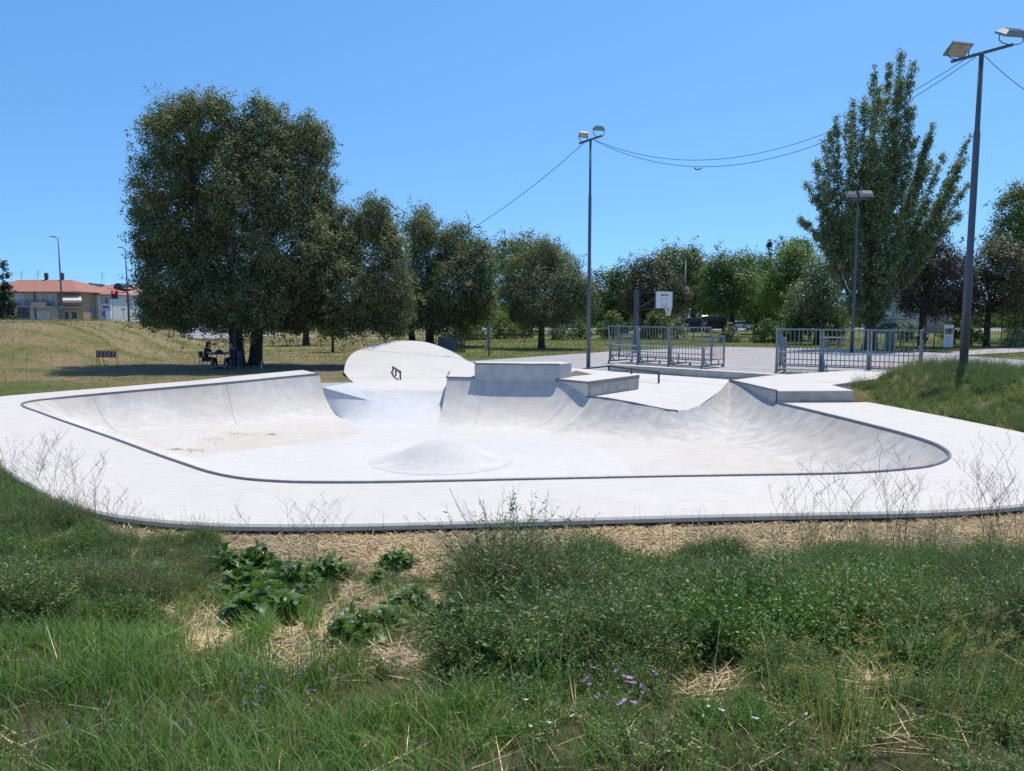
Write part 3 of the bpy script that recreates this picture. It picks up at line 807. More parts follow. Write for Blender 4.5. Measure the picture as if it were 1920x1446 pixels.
def px_lobes(L, Y, rg, dep=.9, yj=.25, sq=1.0):
    out = []
    for (px, py, r) in L:
        R_ = r * Y / FPX; y = Y + rg.uniform(-1, 1) * yj * R_ * 2
        p = dp(px, py, y)
        out.append((p.x, p.y, p.z, R_, R_ * dep, R_ * sq))
    return out
def limb(mb, a, b, r0, r1, rg, n=6, sag=.12, sides=7):
    a = Vector(a); b = Vector(b); L = (b - a).length; pts = []
    for k in range(n + 1):
        t = k / n; p = a.lerp(b, t)
        p += Vector((rg.uniform(-1, 1), rg.uniform(-1, 1), rg.uniform(-.5, .5))) * L * .035 * (1 if 0 < k < n else 0)
        p.z += L * sag * t * (1 - t)
        pts.append(p)
    mb.tube(pts, [r0 + (r1 - r0) * (k / n) for k in range(n + 1)], sides)
def tree(name, label, cat, L, Y, trunk_px, base_py, mat, group=None, leaf=.12, dens=9, per=26, csize=.42, tr=.22, bark=None, dep=.9, seed=0,
         yj=.25, trunk_top=None, hang=0, ground=None, droop=0.0, shell=.55, lobes=None, lean=0, sq=1.0, nl=7, aspect=.55, extra=()):
    rg = np.random.default_rng(seed + 100)
    lob = lobes or px_lobes(L, Y, rg, dep, yj, sq)
    lob = list(lob) + list(extra)
    a, _ = ray(trunk_px, base_py); bx = a * Y
    bz = float(hsample(np.array([bx]), np.array([Y]))[0]) if ground is None else ground
    t = thing(name, label, cat, (bx, Y, bz), group)
    C, O = crown_points(lob, dens, rg, shell)
    spread = csize * rg.uniform(.6, 1.4, len(C))
    V = leaf_cloud(C, spread, per, leaf, rg, O, droop, aspect)
    # loose twig ends that break the outline
    k = rg.random(len(C)) < .32
    C2 = C[k] + O[k] * csize * rg.uniform(.5, 1.7, k.sum())[:, None]
    V2 = leaf_cloud(C2, np.full(len(C2), csize * .45), max(4, per // 4), leaf, rg, O[k], droop, aspect)
    V = np.concatenate([V, V2])
    me = np_mesh('crown', V, quads(V)); link('crown', me, LM[mat], t)
    mb = MB()
    top = max(l[2] + l[5] for l in lob); cx = sum(l[0] for l in lob) / len(lob); cy = sum(l[1] for l in lob) / len(lob)
    bot = min(l[2] - l[5] for l in lob)
    fork = Vector((bx + lean * .5, Y, bz + max(1.3, (bot - bz) * .9 + (top - bot) * .12)))
    rr = random.Random(seed)
    mb.tube([(bx, Y, bz - .15), (bx + lean * .05, Y, bz + .25), (bx + lean * .25, Y, (bz + fork.z) / 2), fork], [tr * 1.45, tr * 1.05, tr * .92, tr * .85], 10)
    srt = sorted(lob, key=lambda l: -l[3])[:nl]
    for l in srt:
        limb(mb, fork - Vector((0, 0, .2)), (l[0], l[1], l[2]), tr * .55, tr * .12, rr, sides=6)
    mb.build('trunk', bark or BARK, t, True)
    if hang:
        sel = rg.random(len(C)) < hang
        Ch = C[sel]; Ch = Ch[(Ch[:, 1] < cy)]
        Ch = Ch - np.array([0, .3, .3])
        off = np.zeros_like(Ch); 
        Vh = []
        for q in range(3):
            Vh.append(leaf_cloud(Ch + np.array([0, 0, -.14 * q]), np.full(len(Ch), .10), 7, .085, rg, None, 3.0, .5))
        Vh = np.concatenate(Vh); me = np_mesh('dry_catkins', Vh, quads(Vh)); o = link('dry_catkins', me, CATK, t); o['label'] = 'reddish brown hanging dry catkins'
    return t

# the two big holm oaks by the bowl
LA = [(330, 250, 58), (380, 225, 50), (300, 330, 52), (400, 320, 75), (350, 420, 85), (292, 440, 46), (330, 530, 66), (430, 480, 90), (490, 212, 33), (490, 275, 48), (560, 290, 55),
      (590, 270, 36), (540, 370, 75), (600, 350, 38), (550, 450, 80), (480, 560, 60), (400, 560, 58), (300, 560, 42), (268, 380, 24), (346, 198, 26), (404, 194, 24), (575, 236, 25), (545, 545, 60),
      (450, 240, 28), (522, 245, 34), (530, 280, 40), (450, 295, 44), (440, 370, 56), (455, 258, 26), (520, 330, 50), (300, 230, 26), (270, 480, 26), (250, 400, 14), (370, 500, 60), (250, 340, 12), (345, 580, 38), (450, 590, 34), (278, 590, 22)]
LA = [(x + (4 if x < 330 else 0), y + 5, r * .94) for x, y, r in LA]
tree('holm_oak', 'biggest dark evergreen oak, tall ragged crown standing over the left side of the bowl', 'tree', LA, 38.5, 447, 690, 'oak', leaf=.12, dens=6.2, per=66, csize=.50, tr=.36, dep=1.0, seed=3, yj=.55, hang=.04, droop=.3, nl=12, lean=-.3)
LB = [(640, 425, 48), (700, 420, 40), (705, 394, 22), (690, 480, 58), (728, 520, 42), (650, 530, 60), (712, 572, 50), (745, 585, 28), (622, 585, 42), (600, 500, 60), (680, 610, 26), (750, 560, 24), (640, 610, 20), (740, 470, 25), (620, 460, 50), (560, 590, 36), (520, 600, 28), (725, 440, 26), (752, 612, 18), (724, 606, 24)]
tree('holm_oak', 'broad drooping evergreen oak with reddish catkins, right beside the biggest oak', 'tree', LB, 39.3, 479, 694, 'oak', leaf=.12, dens=6.2, per=62, csize=.48, tr=.34, dep=.95, seed=5, yj=.45, hang=.07, droop=.8, nl=9, lean=.4)
tree('young_oak', 'small oak with a bare straight trunk in the shade between the bowl and parking', 'tree', [(560, 590, 30), (590, 590, 32), (575, 570, 34), (540, 600, 22), (610, 600, 22)], 64, 574, 646, 'oakfar', leaf=.2, dens=3, per=20, csize=.5, tr=.28, seed=8)
tree('young_oak', 'thin stemmed young tree left of the rounded concrete bank', 'tree', [(620, 610, 22), (605, 615, 20), (640, 612, 20), (622, 598, 22)], 52, 624, 657, 'oak', leaf=.15, dens=4, per=22, csize=.4, tr=.09, seed=9)
LC = [(792, 436, 34), (805, 480, 50), (848, 478, 44), (886, 492, 38), (855, 545, 55), (895, 560, 34), (795, 560, 48), (890, 520, 40), (820, 590, 34), (870, 592, 30), (765, 520, 30), (772, 590, 30), (798, 412, 20), (860, 440, 24), (905, 590, 20), (900, 470, 20)]
tree('holm_oak', 'dense rounded evergreen oak behind the concrete bank, crossed by a cable', 'tree', LC, 62, 806, 640, 'oakfar', leaf=.18, dens=2.8, per=60, csize=.78, tr=.36, seed=12, yj=.4, droop=.3)
tree('holm_oak', 'leaning dark trunked oak just left of the cable crossed oak', 'tree', [(770, 560, 30), (765, 530, 26), (780, 590, 24)], 64, 774, 640, 'oakfar', leaf=.2, dens=3.5, per=26, csize=.6, tr=.3, seed=13, lean=-.4)
LD = [(1020, 490, 36), (985, 508, 38), (1056, 512, 40), (966, 556, 34), (1080, 556, 36), (1020, 560, 54), (1000, 584, 28), (1060, 586, 28), (950, 545, 20), (1095, 540, 22), (1100, 575, 18), (1023, 470, 18), (975, 590, 20)]
tree('holm_oak', 'round grey green oak on a single trunk, left of the middle light mast', 'tree', LD, 58, 1015, 652, 'oakfar', leaf=.15, dens=3.4, per=58, csize=.62, tr=.27, seed=15, yj=.35, dep=.95)
# row beyond the fence
BG = 'trees beyond the park fence'
far = [
 ('pine_tree', 'broad warm green crown rising behind the round oak', [(945, 480, 28), (985, 472, 30), (1020, 480, 30), (1052, 502, 28), (935, 520, 30), (1000, 520, 40)], 96, 960, 'warm', 21),
 ('park_tree', 'low green crown just right of the middle light mast', [(1132, 540, 32), (1168, 528, 28), (1185, 560, 34), (1125, 575, 26), (1150, 585, 26)], 98, 1172, 'green', 22),
 ('park_tree', 'brownish crown left of the basketball backboard top', [(1212, 518, 34), (1240, 540, 38), (1200, 560, 34), (1262, 560, 28), (1222, 500, 20)], 84, 1206, 'brown', 23),
 ('park_tree', 'tallest broad crown behind the curved street lamp', [(1262, 494, 30), (1290, 500, 34), (1312, 520, 34), (1240, 500, 22), (1280, 540, 40), (1320, 560, 30)], 112, 1300, 'warm', 24),
 ('park_tree', 'dark green crown above the parked dark van', [(1345, 512, 30), (1360, 550, 40), (1390, 540, 36), (1338, 560, 30), (1356, 500, 22)], 88, 1372, 'green', 25),
 ('park_tree', 'flat topped dark crown next to the thin cypress', [(1385, 505, 28), (1415, 508, 32), (1410, 560, 40), (1430, 540, 30), (1440, 590, 26)], 98, 1418, 'green', 26),
 ('park_tree', 'bright yellow green tree left of the poplar', [(1482, 500, 40), (1455, 540, 36), (1502, 470, 24), (1492, 550, 42), (1520, 520, 30), (1445, 560, 22), (1475, 470, 22)], 76, 1490, 'bright', 27),
 ('park_tree', 'pale grey green tree at the foot of the poplar', [(1530, 560, 40), (1512, 592, 30), (1550, 530, 34), (1500, 560, 26), (1560, 590, 28), (1535, 505, 24)], 66, 1532, 'olive', 28),
 ('plum_tree', 'dark purple tree between the poplar and the tall right light mast', [(1718, 502, 38), (1758, 488, 38), (1700, 540, 38), (1772, 535, 42), (1730, 560, 38), (1790, 560, 34), (1735, 470, 24), (1785, 500, 26)], 60, 1727, 'plum', 29),
 ('plum_tree', 'brown leaved round tree right of the tall right light mast', [(1850, 500, 40), (1888, 505, 42), (1860, 550, 44), (1910, 545, 40), (1835, 530, 30), (1880, 470, 22), (1935, 520, 36), (1820, 560, 28)], 62, 1849, 'brown', 30),
 ('park_tree', 'tall light green tree cut by the right edge of the photo', [(1902, 385, 30), (1895, 440, 34), (1918, 470, 40), (1935, 400, 36), (1875, 470, 26), (1945, 450, 44), (1905, 360, 18)], 70, 1932, 'warm', 31),
 ('park_tree', 'small dark tree low beside the right photo edge', [(1915, 590, 26), (1935, 570, 30), (1905, 610, 18)], 74, 1925, 'green', 32),
]
for nm, lab, L, Y, tx, mt, sd in far:
    a, b_ = ray(tx, 640)
    tree(nm, lab, 'tree', L, Y, tx, 587 + 3780 / Y, mt, BG if Y > 72 else None, leaf=.0030 * Y, dens=1.5 * (80 / Y) ** 1.6, per=56, csize=.0118 * Y, tr=.0042 * Y, seed=sd, yj=.4)
def cypress(label, px, top, base_y, w, Y, seed, loc_cat='tree'):
    r = w * Y / FPX; z1 = dp(px, top, Y).z; z0 = 0.3; L = []
    x = dp(px, top, Y).x
    for k in range(7):
        t = k / 6; rr = r * (1 - t) ** .6 * (1 if t > .12 else .8) + .12
        L.append((x, Y, z0 + (z1 - z0) * (.08 + .88 * t), rr, rr, (z1 - z0) / 9))
    tree('cypress_tree', label, 'tree', None, Y, px, base_y, 'cypress', leaf=.0032 * Y, dens=5 * (60 / Y) ** 1.5, per=26, csize=.0045 * Y, tr=.15, seed=seed, lobes=L, shell=.4)
cypress('thin dark cypress pointing up among the far round trees', 1443, 452, 620, 10, 100, 41)
cypress('dark green cypress at the left edge beside the red roofed house', 6, 500, 605, 24, 62, 42)
tree('park_tree', 'small round dark tree in the gap behind the red roofs', 'tree', [(152, 538, 7), (146, 542, 6), (159, 541, 5)], 150, 152, 610, 'green', leaf=.5, dens=1.2, per=24, csize=.7, tr=.3, seed=43)
tree('park_tree', 'green tree peeking between the brick house and the biggest oak', 'tree', [(262, 545, 12), (250, 548, 8), (275, 540, 14), (268, 560, 14)], 130, 266, 612, 'warm', leaf=.45, dens=1.2, per=24, csize=.8, tr=.4, seed=44)

# the tall poplar: many steep limbs, each with its own plume
def poplar():
    Y = 56; rg = np.random.default_rng(77); rr = random.Random(5)
    base = gp(1632, 654, 0); Y = base.y
    t = thing('poplar_tree', 'tall poplar with steep plumes of silvery green leaves behind the right rail', 'tree', (base.x, Y, -.04))
    tips = [(1690, 100, 1650, 520, 14), (1668, 118, 1640, 470, 14), (1640, 122, 1625, 450, 13), (1712, 118, 1660, 440, 13), (1650, 160, 1630, 400, 20), (1690, 150, 1655, 380, 22), (1620, 185, 1612, 440, 16), (1600, 190, 1600, 460, 15), (1590, 212, 1596, 480, 15),
            (1568, 215, 1580, 500, 12), (1556, 250, 1575, 500, 15), (1545, 265, 1560, 480, 13), (1530, 300, 1560, 500, 17), (1712, 200, 1668, 430, 17), (1715, 260, 1670, 470, 16), (1750, 232, 1680, 470, 13), (1740, 262, 1672, 500, 18), (1745, 300, 1660, 520, 22),
            (1820, 255, 1700, 500, 10), (1815, 285, 1710, 490, 13), (1800, 310, 1690, 520, 14), (1815, 345, 1700, 530, 10), (1790, 350, 1690, 540, 15), (1800, 400, 1700, 520, 14), (1770, 420, 1680, 540, 14), (1770, 290, 1690, 480, 12), (1740, 380, 1670, 540, 20),
            (1510, 345, 1570, 420, 8), (1520, 365, 1580, 440, 14), (1500, 410, 1560, 470, 8), (1510, 420, 1575, 490, 13), (1540, 420, 1600, 520, 26), (1570, 400, 1610, 520, 28), (1620, 320, 1625, 540, 30), (1660, 320, 1640, 560, 30), (1600, 430, 1620, 580, 34),
            (1650, 470, 1640, 590, 34), (1690, 440, 1650, 560, 26), (1560, 500, 1610, 590, 26), (1590, 350, 1605, 500, 24), (1635, 260, 1630, 480, 24), (1680, 250, 1650, 450, 22), (1590, 560, 1620, 600, 24), (1660, 560, 1645, 600, 24)]
    Cs = []; Os = []; Ss = []
    mb = MB()
    fork = Vector((base.x, Y, 1.6))
    mb.tube([(base.x - .1, Y, -.2), (base.x, Y, .6), fork], [.62, .48, .42], 12)
    for (x1, y1, x0, y0, r) in tips:
        yo = rr.uniform(-2.0, 2.0)
        a = dp(x0, y0, Y + yo * .3); b = dp(x1, y1, Y + yo); R0 = r * Y / FPX
        n = int((b - a).length * 13 * (R0 / .6) ** 1.0) + 14
        u = rg.random(n); w = (1 - u) ** .55 * .85 + .22; w = np.minimum(w, .35 + u * 3)
        axis = np.array(b - a); P = np.array(a) + axis * u[:, None]
        d = rg.normal(0, 1, (n, 3)); d /= np.linalg.norm(d, axis=1, keepdims=True)
        P = P + d * (R0 * w * rg.random(n) ** .5)[:, None]
        Cs.append(P); Os.append(d); Ss.append(np.full(n, .36) * rg.uniform(.6, 1.3, n))
        f2 = fork + Vector((rr.uniform(-.2, .2), rr.uniform(-.2, .2), rr.uniform(-.4, 1.5)))
        limb(mb, f2, a, .13, .08, rr, 5, .02, 5); limb(mb, a, b, .07, .012, rr, 5, .02, 4)
    fl_ = px_lobes([(1640, 300, 60), (1600, 380, 60), (1670, 400, 75), (1620, 480, 80), (1690, 480, 60), (1570, 480, 40), (1650, 210, 36), (1740, 420, 40), (1640, 560, 60)], Y, rg, .7, .2)
    Cf, Of = crown_points(fl_, 1.1, rg, .3); Cs.append(Cf); Os.append(Of); Ss.append(np.full(len(Cf), .5))
    C = np.concatenate(Cs); O = np.concatenate(Os); S = np.concatenate(Ss)
    V = leaf_cloud(C, S, 26, .13, rg, O, .2, .75, .2)
    link('crown', np_mesh('crown', V, quads(V)), LM['poplar'], t)
    mb.build('trunk', BARKL, t, True)
poplar()

# shrubs along the fence
SHR = [(860, 618, 26, 74, 'green', 'dark shrub at the fence behind the blue panel'), (895, 622, 22, 76, 'olive', 'pale shrub at the fence left of the tall blue sign'), (945, 612, 26, 80, 'bright', 'bright green shrub behind the brown bench'),
       (985, 612, 20, 82, 'green', 'dark bush right behind the brown bench'), (1045, 618, 18, 76, 'olive', 'ragged bush right of the round oak trunk'), (1085, 615, 20, 78, 'green', 'bush left of the middle light mast'), (1150, 605, 28, 80, 'warm', 'wide low bush behind the left rail end'),
       (1232, 605, 30, 79, 'warm', 'yellowish bush under the basketball backboard'), (1270, 612, 18, 76, 'olive', 'small pale bush right of the hoop net'), (1368, 625, 20, 70, 'olive', 'thin airy shrub on the lawn between the two steel stands'),
       (1440, 620, 28, 68, 'green', 'dark shrub just left of the right steel stand'), (1490, 610, 30, 66, 'green', 'wide shrub behind the left end of the right stand'), (1560, 615, 26, 64, 'green', 'shrub in the shade at the poplar foot'),
       (1700, 615, 22, 72, 'olive', 'grey shrub in front of the pale house'), (1790, 612, 24, 64, 'green', 'dark shrub behind the white information board'), (1822, 622, 18, 62, 'green', 'bush just right of the tall light mast foot'), (1905, 632, 24, 62, 'olive', 'spiky pale shrub near the right photo edge')]
for i, (x, y, r, Y, mt, lab) in enumerate(SHR):
    tree('shrub', lab, 'shrub', [(x, y + 6, r * .8), (x - r * .6, y + 12, r * .6), (x + r * .6, y + 10, r * .6), (x, y - r * .3, r * .5)], Y, x, 640, mt, 'shrubs along the park fence' , leaf=.19, dens=5, per=20, csize=.36, tr=.05, seed=60 + i, shell=.3, sq=1.0)
tree('shrub', 'round dark bush at the end of the grassy hill', 'shrub', [(285, 606, 14), (276, 609, 11), (296, 608, 12)], 72, 285, 622, 'green', leaf=.2, dens=5, per=20, csize=.35, tr=.05, seed=90)
tree('shrub', 'small bush beside the traffic island near the biggest oak', 'shrub', [(308, 608, 9), (316, 604, 10)], 80, 310, 622, 'olive', leaf=.2, dens=5, per=20, csize=.35, tr=.05, seed=91)
# far mass of trees
rg = np.random.default_rng(5); pts = []
for k in range(2600):
    px = rg.uniform(230, 2150); Y = rg.uniform(135, 170)
    top = 560 + 10 * math.sin(px / 47.0) + 8 * math.sin(px / 19.0)
    py = rg.uniform(top, 612); p = dp(px, py, Y)
    if px < 330: continue
    pts.append((p.x, p.y, max(p.z, .3)))
V = leaf_cloud(np.array(pts), np.full(len(pts), 1.6), 26, .8, rg, None)
tag(link('distant_trees', np_mesh('distant_trees', V, quads(V)), LM['green']), 'far off belt of trees closing the view at the horizon', 'trees', kind='stuff')
# ------------------------------------------------------------------ light masts and cables
LAMPG = plain('lamp_housing', (.30, .31, .31), .5, .3, .25, 3)
LAMPF = plain('lamp_face', (.46, .43, .34), .35, .1, .3, 2)
def mast(label, bx, by, top_z, arm_dir, arm_len, heads, r=.095, bz=-.05, tilt=(0, 0)):
    t = thing('floodlight_mast', label, 'light mast', (bx, by, bz), 'floodlight masts')
    H_ = top_z - bz
    MB().tube([(bx, by, bz - .1), (bx, by, bz + H_ * .36), (bx, by, bz + H_ * .37), (bx, by, bz + H_ * .76), (bx, by, bz + H_ * .77), (bx, by, top_z)], [r * 1.2, r * 1.12, r * .98, r * .9, r * .72, r * .62], 14).build('pole', POLE, t, True)
    d = Vector(arm_dir).normalized(); c = Vector((bx, by, top_z)); c0 = c - d * arm_len / 2; c1 = c + d * arm_len / 2
    MB().beam(c0, c1, .07, .09).build('crossarm', POLE, t)
    for k, (s, yaw, pit, w) in enumerate(heads):
        p = c + d * s; M = Matrix.Rotation(R(yaw), 3, 'Z') @ Matrix.Rotation(R(pit), 3, 'X')
        q = p + Vector((0, 0, .34))
        mb = MB(); mb.box(q + M @ Vector((0, 0, .0)), (w, w * .62, .07), M=M)
        # tapered back shell with ribs
        a = [M @ Vector((x * w / 2, y * w * .31, .035)) + q for x, y in ((-1, -1), (1, -1), (1, 1), (-1, 1))]
        b = [M @ Vector((x * w * .33, y * w * .17, .16)) + q for x, y in ((-1, -1), (1, -1), (1, 1), (-1, 1))]
        mb.loft([a, b], closed=True); mb.add(b, [(0, 1, 2, 3)])
        for j in range(5): mb.box(q + M @ Vector(((j - 2) * w * .13, 0, .15)), (.015, w * .3, .06), M=M)
        hd = mb.build('floodlight', LAMPG, t)
        MB().box(q + M @ Vector((0, 0, -.04)), (w * .88, w * .5, .012), M=M).box(q + M @ Vector((0, 0, -.05)), (w * .4, w * .12, .012), M=M).build('lens', LAMPF, hd)
        e = M @ Vector((w * .53, 0, 0)); mb = MB()
        mb.tube([q - e, q - e + Vector((0, 0, -.2)), p - e * .7 + Vector((0, 0, .05)), p, p + e * .7 + Vector((0, 0, .05)), q + e + Vector((0, 0, -.2)), q + e], .018, 5)
        mb.build('bracket', POLE, hd)
    return t
P1 = (3.76, 36.7); T1 = dp(1102, 262, 36.7).z
mast('middle floodlight mast standing left of the low kerb wall', *P1, T1, (1.0, -.25, .28), 1.15, [(-.36, 20, -50, .44), (.40, 195, -20, .52)], r=.085)
pR = gt(1808, 712); pR.y = 26.0; pR.x = (1807 - 960) / FPX * 26.0
T2 = dp(1842, 100, 26).z
mast('tall nearest floodlight mast rising from the weedy mound at right', 15.75, 26.0, T2, (1.0, -.3, .22), 1.85, [(-.72, 15, -38, .84), (.86, 190, -30, .86)], r=.115, bz=.5)
P3y = 51
mast('farthest floodlight mast, pale and seen against the poplar', (1597 - 960) / FPX * P3y, P3y, dp(1606, 374, P3y).z, (1, 0, .05), 1.3, [(-.5, 180, -55, .75), (.5, 180, -50, .9)], r=.09)
t = thing('light_pole', 'dark pole with its top hidden in the biggest oak crown', 'pole', (-13.9, 37.5, -.05))
MB().tube([(-13.9, 37.5, -.2), (-13.9, 37.5, 3.2), (-13.9, 37.5, 3.3), (-13.9, 37.5, 8.5)], [.10, .095, .08, .07], 10).build('pole', POLE, t, True)
CABLE = plain('cable_rubber', (.05, .075, .09), .6)
def cable(label, A, B, sag, mids=(), n=40, r=.012, splice=None):
    A = Vector(A); B = Vector(B); pts = []
    for k in range(n + 1):
        t = k / n; p = A.lerp(B, t); p.z -= 4 * sag * t * (1 - t); pts.append(p)
    o = MB().tube(pts, r, 5).build('overhead_cable', CABLE, origin=A); tag(o, label, 'cable')
    if splice:
        k = int(n * splice); p = pts[k]
        MB().tube([p - Vector((.16, 0, .05)), p - Vector((.05, 0, .12)), p + Vector((.05, 0, .12)) * 1 - Vector((0, 0, .24)), p + Vector((.16, 0, -.05))], .03, 5).build('cable_splice', CABLE, o)
    return o
a0 = Vector((P1[0] + .2, P1[1], T1 - .05)); b0 = Vector((15.55, 26.0, T2 - .12))
cable('lower of two slack cables between the middle mast and nearest mast', a0, b0, 2.25, splice=.37)
cable('upper of two slack cables between the middle mast and nearest mast', a0 + Vector((0, 0, .03)), b0 + Vector((0, .1, .15)), 2.02)
A = Vector((P1[0] - .2, P1[1], T1 - .05))
# second pole hidden in the oak: passes (910,412) and (760,495)
Bp = Vector((-13.9, 37.5, 8.0))
def zat(px, py):
    s0 = A; d = Bp - A; u, v = ray(px, py)
    t = (u * s0.y - s0.x) / (d.x - u * d.y); y = s0.y + d.y * t
    return t, CAMH + v * y
t1, z1 = zat(910, 413); t2, z2 = zat(760, 495)
# z(t)=A.z+(B-A.z)t-4s t(1-t): solve B and s
M2 = np.array([[t1, -4 * t1 * (1 - t1)], [t2, -4 * t2 * (1 - t2)]]); sol = np.linalg.solve(M2, [z1 - A.z, z2 - A.z])
cable('thick cable running down from the middle mast into the oak crowns', A, (Bp.x, Bp.y, A.z + sol[0]), sol[1], splice=.32, r=.014)
cable('single cable leaving the nearest mast towards the right edge', (15.85, 26.0, T2 - .08), (24.5, 29.5, T2 - 1.2), .9)

# ------------------------------------------------------------------ steel stands
def stand(label, A, B, bars=10):
    A = Vector((*A, 0)); B = Vector((*B, 0)); L = (B - A).length; X = (B - A) / L; Yv = Vector((-X.y, X.x, 0))
    if Yv.y < 0: Yv = -Yv
    t = thing('portable_stand', label, 'spectator stand', A, 'portable steel spectator stands')
    def P(x, y, z): return A + X * x + Yv * y + Vector((0, 0, z))
    HT = 2.0; Db = .35; D = 2.0; W = L / 3
    lean = -.16
    for k in range(3):
        x0 = k * W + .06; x1 = (k + 1) * W - .06
        mb = MB()
        mb.beam(P(x0, lean, HT), P(x1, lean, HT), .05, .06)
        mb.beam(P(x0, 0, .42), P(x1, 0, .42), .04, .05)
        nb = bars
        for j in range(1, nb):
            x = x0 + (x1 - x0) * j / nb; mb.beam(P(x, lean, HT), P(x, 0, .42), .026, .024, up=(1, 0, 0))
        mb.build('back_guard', GALV, t)
    for x in (0.0, W - .06, W + .06, 2 * W - .06, 2 * W + .06, L):
        MB().beam(P(x, lean, HT + .02), P(x, 0, .9), .06, .07, up=tuple(X)).beam(P(x, 0, .95), P(x, 0, .16), .09, .08, up=tuple(X)).build('post', GALV, t)
    for x in (.0, W, 2 * W, L):
        MB().beam(P(x, -.12, .15), P(x, D, .15), .06, .07).beam(P(x, -.1, .13), P(x, -.1, .0), .1, .1, up=(1, 0, 0)).beam(P(x, D - .1, .15), P(x, D - .1, 0), .1, .1, up=(1, 0, 0)).beam(P(x, .02, .55), P(x, .38, .18), .05, .05).beam(P(x, .1, .18), P(x, .1, .95), .05, .05, up=(1, 0, 0)).beam(P(x, .8, .18), P(x, .8, .62), .05, .05, up=(1, 0, 0)).beam(P(x, 1.5, .18), P(x, 1.5, .38), .05, .05, up=(1, 0, 0)).build('base_frame', GALV, t)
    for y, z in ((.28, .98), (.95, .66), (1.6, .40)):
        MB().beam(P(-.02, y, z), P(L + .02, y, z), .30, .045).build('seat', GALVL, t)
    for y, z in ((.65, .38), (1.3, .18)):
        MB().beam(P(0, y, z), P(L, y, z), .26, .035).build('foot_board', GALVL, t)
    for x in (0.0, L):
        mb = MB(); mb.beam(P(x, lean, HT), P(x, .75, HT - .0), .05, .05).beam(P(x, .75, HT), P(x, .75, .3), .07, .06, up=(1, 0, 0)).beam(P(x, 0.05, .45), P(x, .75, .45), .04, .04)
        for j in range(1, 4): mb.beam(P(x, j * .19, HT), P(x, j * .19, .45), .02, .02, up=(1, 0, 0))
        mb.build('side_guard', GALV, t)
        mb = MB(); mb.beam(P(x, .85, 1.55), P(x, 2.0, 1.55), .05, .05).beam(P(x, 2.0, 1.57), P(x, 2.0, .0), .08, .07, up=(1, 0, 0)).beam(P(x, .85, .4), P(x, 2.0, .4), .04, .04).beam(P(x, .85, 1.55), P(x, .85, .35), .05, .05, up=(1, 0, 0))
        for j in range(1, 7): mb.beam(P(x, .85 + j * .165, 1.55), P(x, .85 + j * .165, .4), .02, .02, up=(1, 0, 0))
        mb.build('side_guard', GALV, t)
    return t
stand('left steel spectator stand seen from behind, beyond the kerb wall', (5.25, 40.0), (9.2, 36.0), 10)
stand('right steel spectator stand seen from behind, next to the weedy mound', (11.6, 32.7), (16.35, 29.9), 10)

# ------------------------------------------------------------------ basketball hoop
hp = gp(1192, 661, 0); hp = Vector((8.45, 51.0, 0)); bd = Vector((.68, -.73, 0))
t = thing('basketball_hoop', 'basketball hoop with a white backboard on a dark post', 'basketball hoop', hp)
MB().box(hp + Vector((0, 0, 2.05)), (.24, .24, 4.2), rz=.7).build('post', POLE, t)
bc = hp + bd * 2.25; bc.z = 3.55; side = Vector((-bd.y, bd.x, 0))
ang = math.atan2(side.y, side.x)
bb = MB().box(bc, (1.85, .05, 1.12), rz=ang).build('backboard', WHITEP, t)
fr = MB(); q = bc + bd * .03
for a, b in (((-.94, -.57), (.94, -.57)), ((-.94, .57), (.94, .57)), ((-.94, -.57), (-.94, .57)), ((.94, -.57), (.94, .57))):
    fr.beam(q + side * a[0] + Vector((0, 0, a[1])), q + side * b[0] + Vector((0, 0, b[1])), .04, .035)
fr.build('frame', DSTEEL, bb)
mk = MB()
for a, b in (((-.30, -.36), (-.30, .09)), ((.30, -.36), (.30, .09)), ((-.30, .09), (.30, .09)), ((-.3, -.36), (.3, -.36))):
    mk.beam(q + side * a[0] + Vector((0, 0, a[1])), q + side * b[0] + Vector((0, 0, b[1])), .012, .035)
mk.build('target_square', plain('faded_line', (.35, .36, .38), .7), bb)
MB().beam(q + side * -.40 + Vector((0, 0, .32)), q + side * .46 + Vector((0, 0, .32)), .014, .07).build('maker_strip', DSTEEL, bb)
arm = MB(); tp = hp + Vector((0, 0, 4.05))
for s in (-.3, .3):
    arm.beam(tp, bc - bd * .03 + side * s + Vector((0, 0, .48)), .05, .05); arm.beam(hp + Vector((0, 0, 2.95)), bc - bd * .03 + side * s + Vector((0, 0, .4)), .045, .045); arm.beam(hp + Vector((0, 0, 2.9)), bc - bd * .03 + side * s + Vector((0, 0, -.5)), .05, .05)
arm.build('arms', DSTEEL, t)
rc = bc + bd * .36; rc.z = 3.05
rim_ = MB(); rim_.tube([rc + Vector((math.cos(a) * .23, math.sin(a) * .23, 0)) for a in np.linspace(0, 2 * PI, 20)], .014, 6); rim_.beam(bc + bd * .02 - Vector((0, 0, .5)), rc - bd * .22, .08, .02)
ro = rim_.build('rim', plain('rim_paint', (.35, .16, .08), .5), t)
net = MB()
for k in range(12):
    a = 2 * PI * k / 12
    for dr in (-1, 1):
        net.tube([rc + Vector((math.cos(a + dr * .26 * j) * r_, math.sin(a + dr * .26 * j) * r_, -.13 * j)) for j, r_ in enumerate((.23, .20, .165, .14, .13))], .009, 4)
net.build('net', WHITEP, ro)

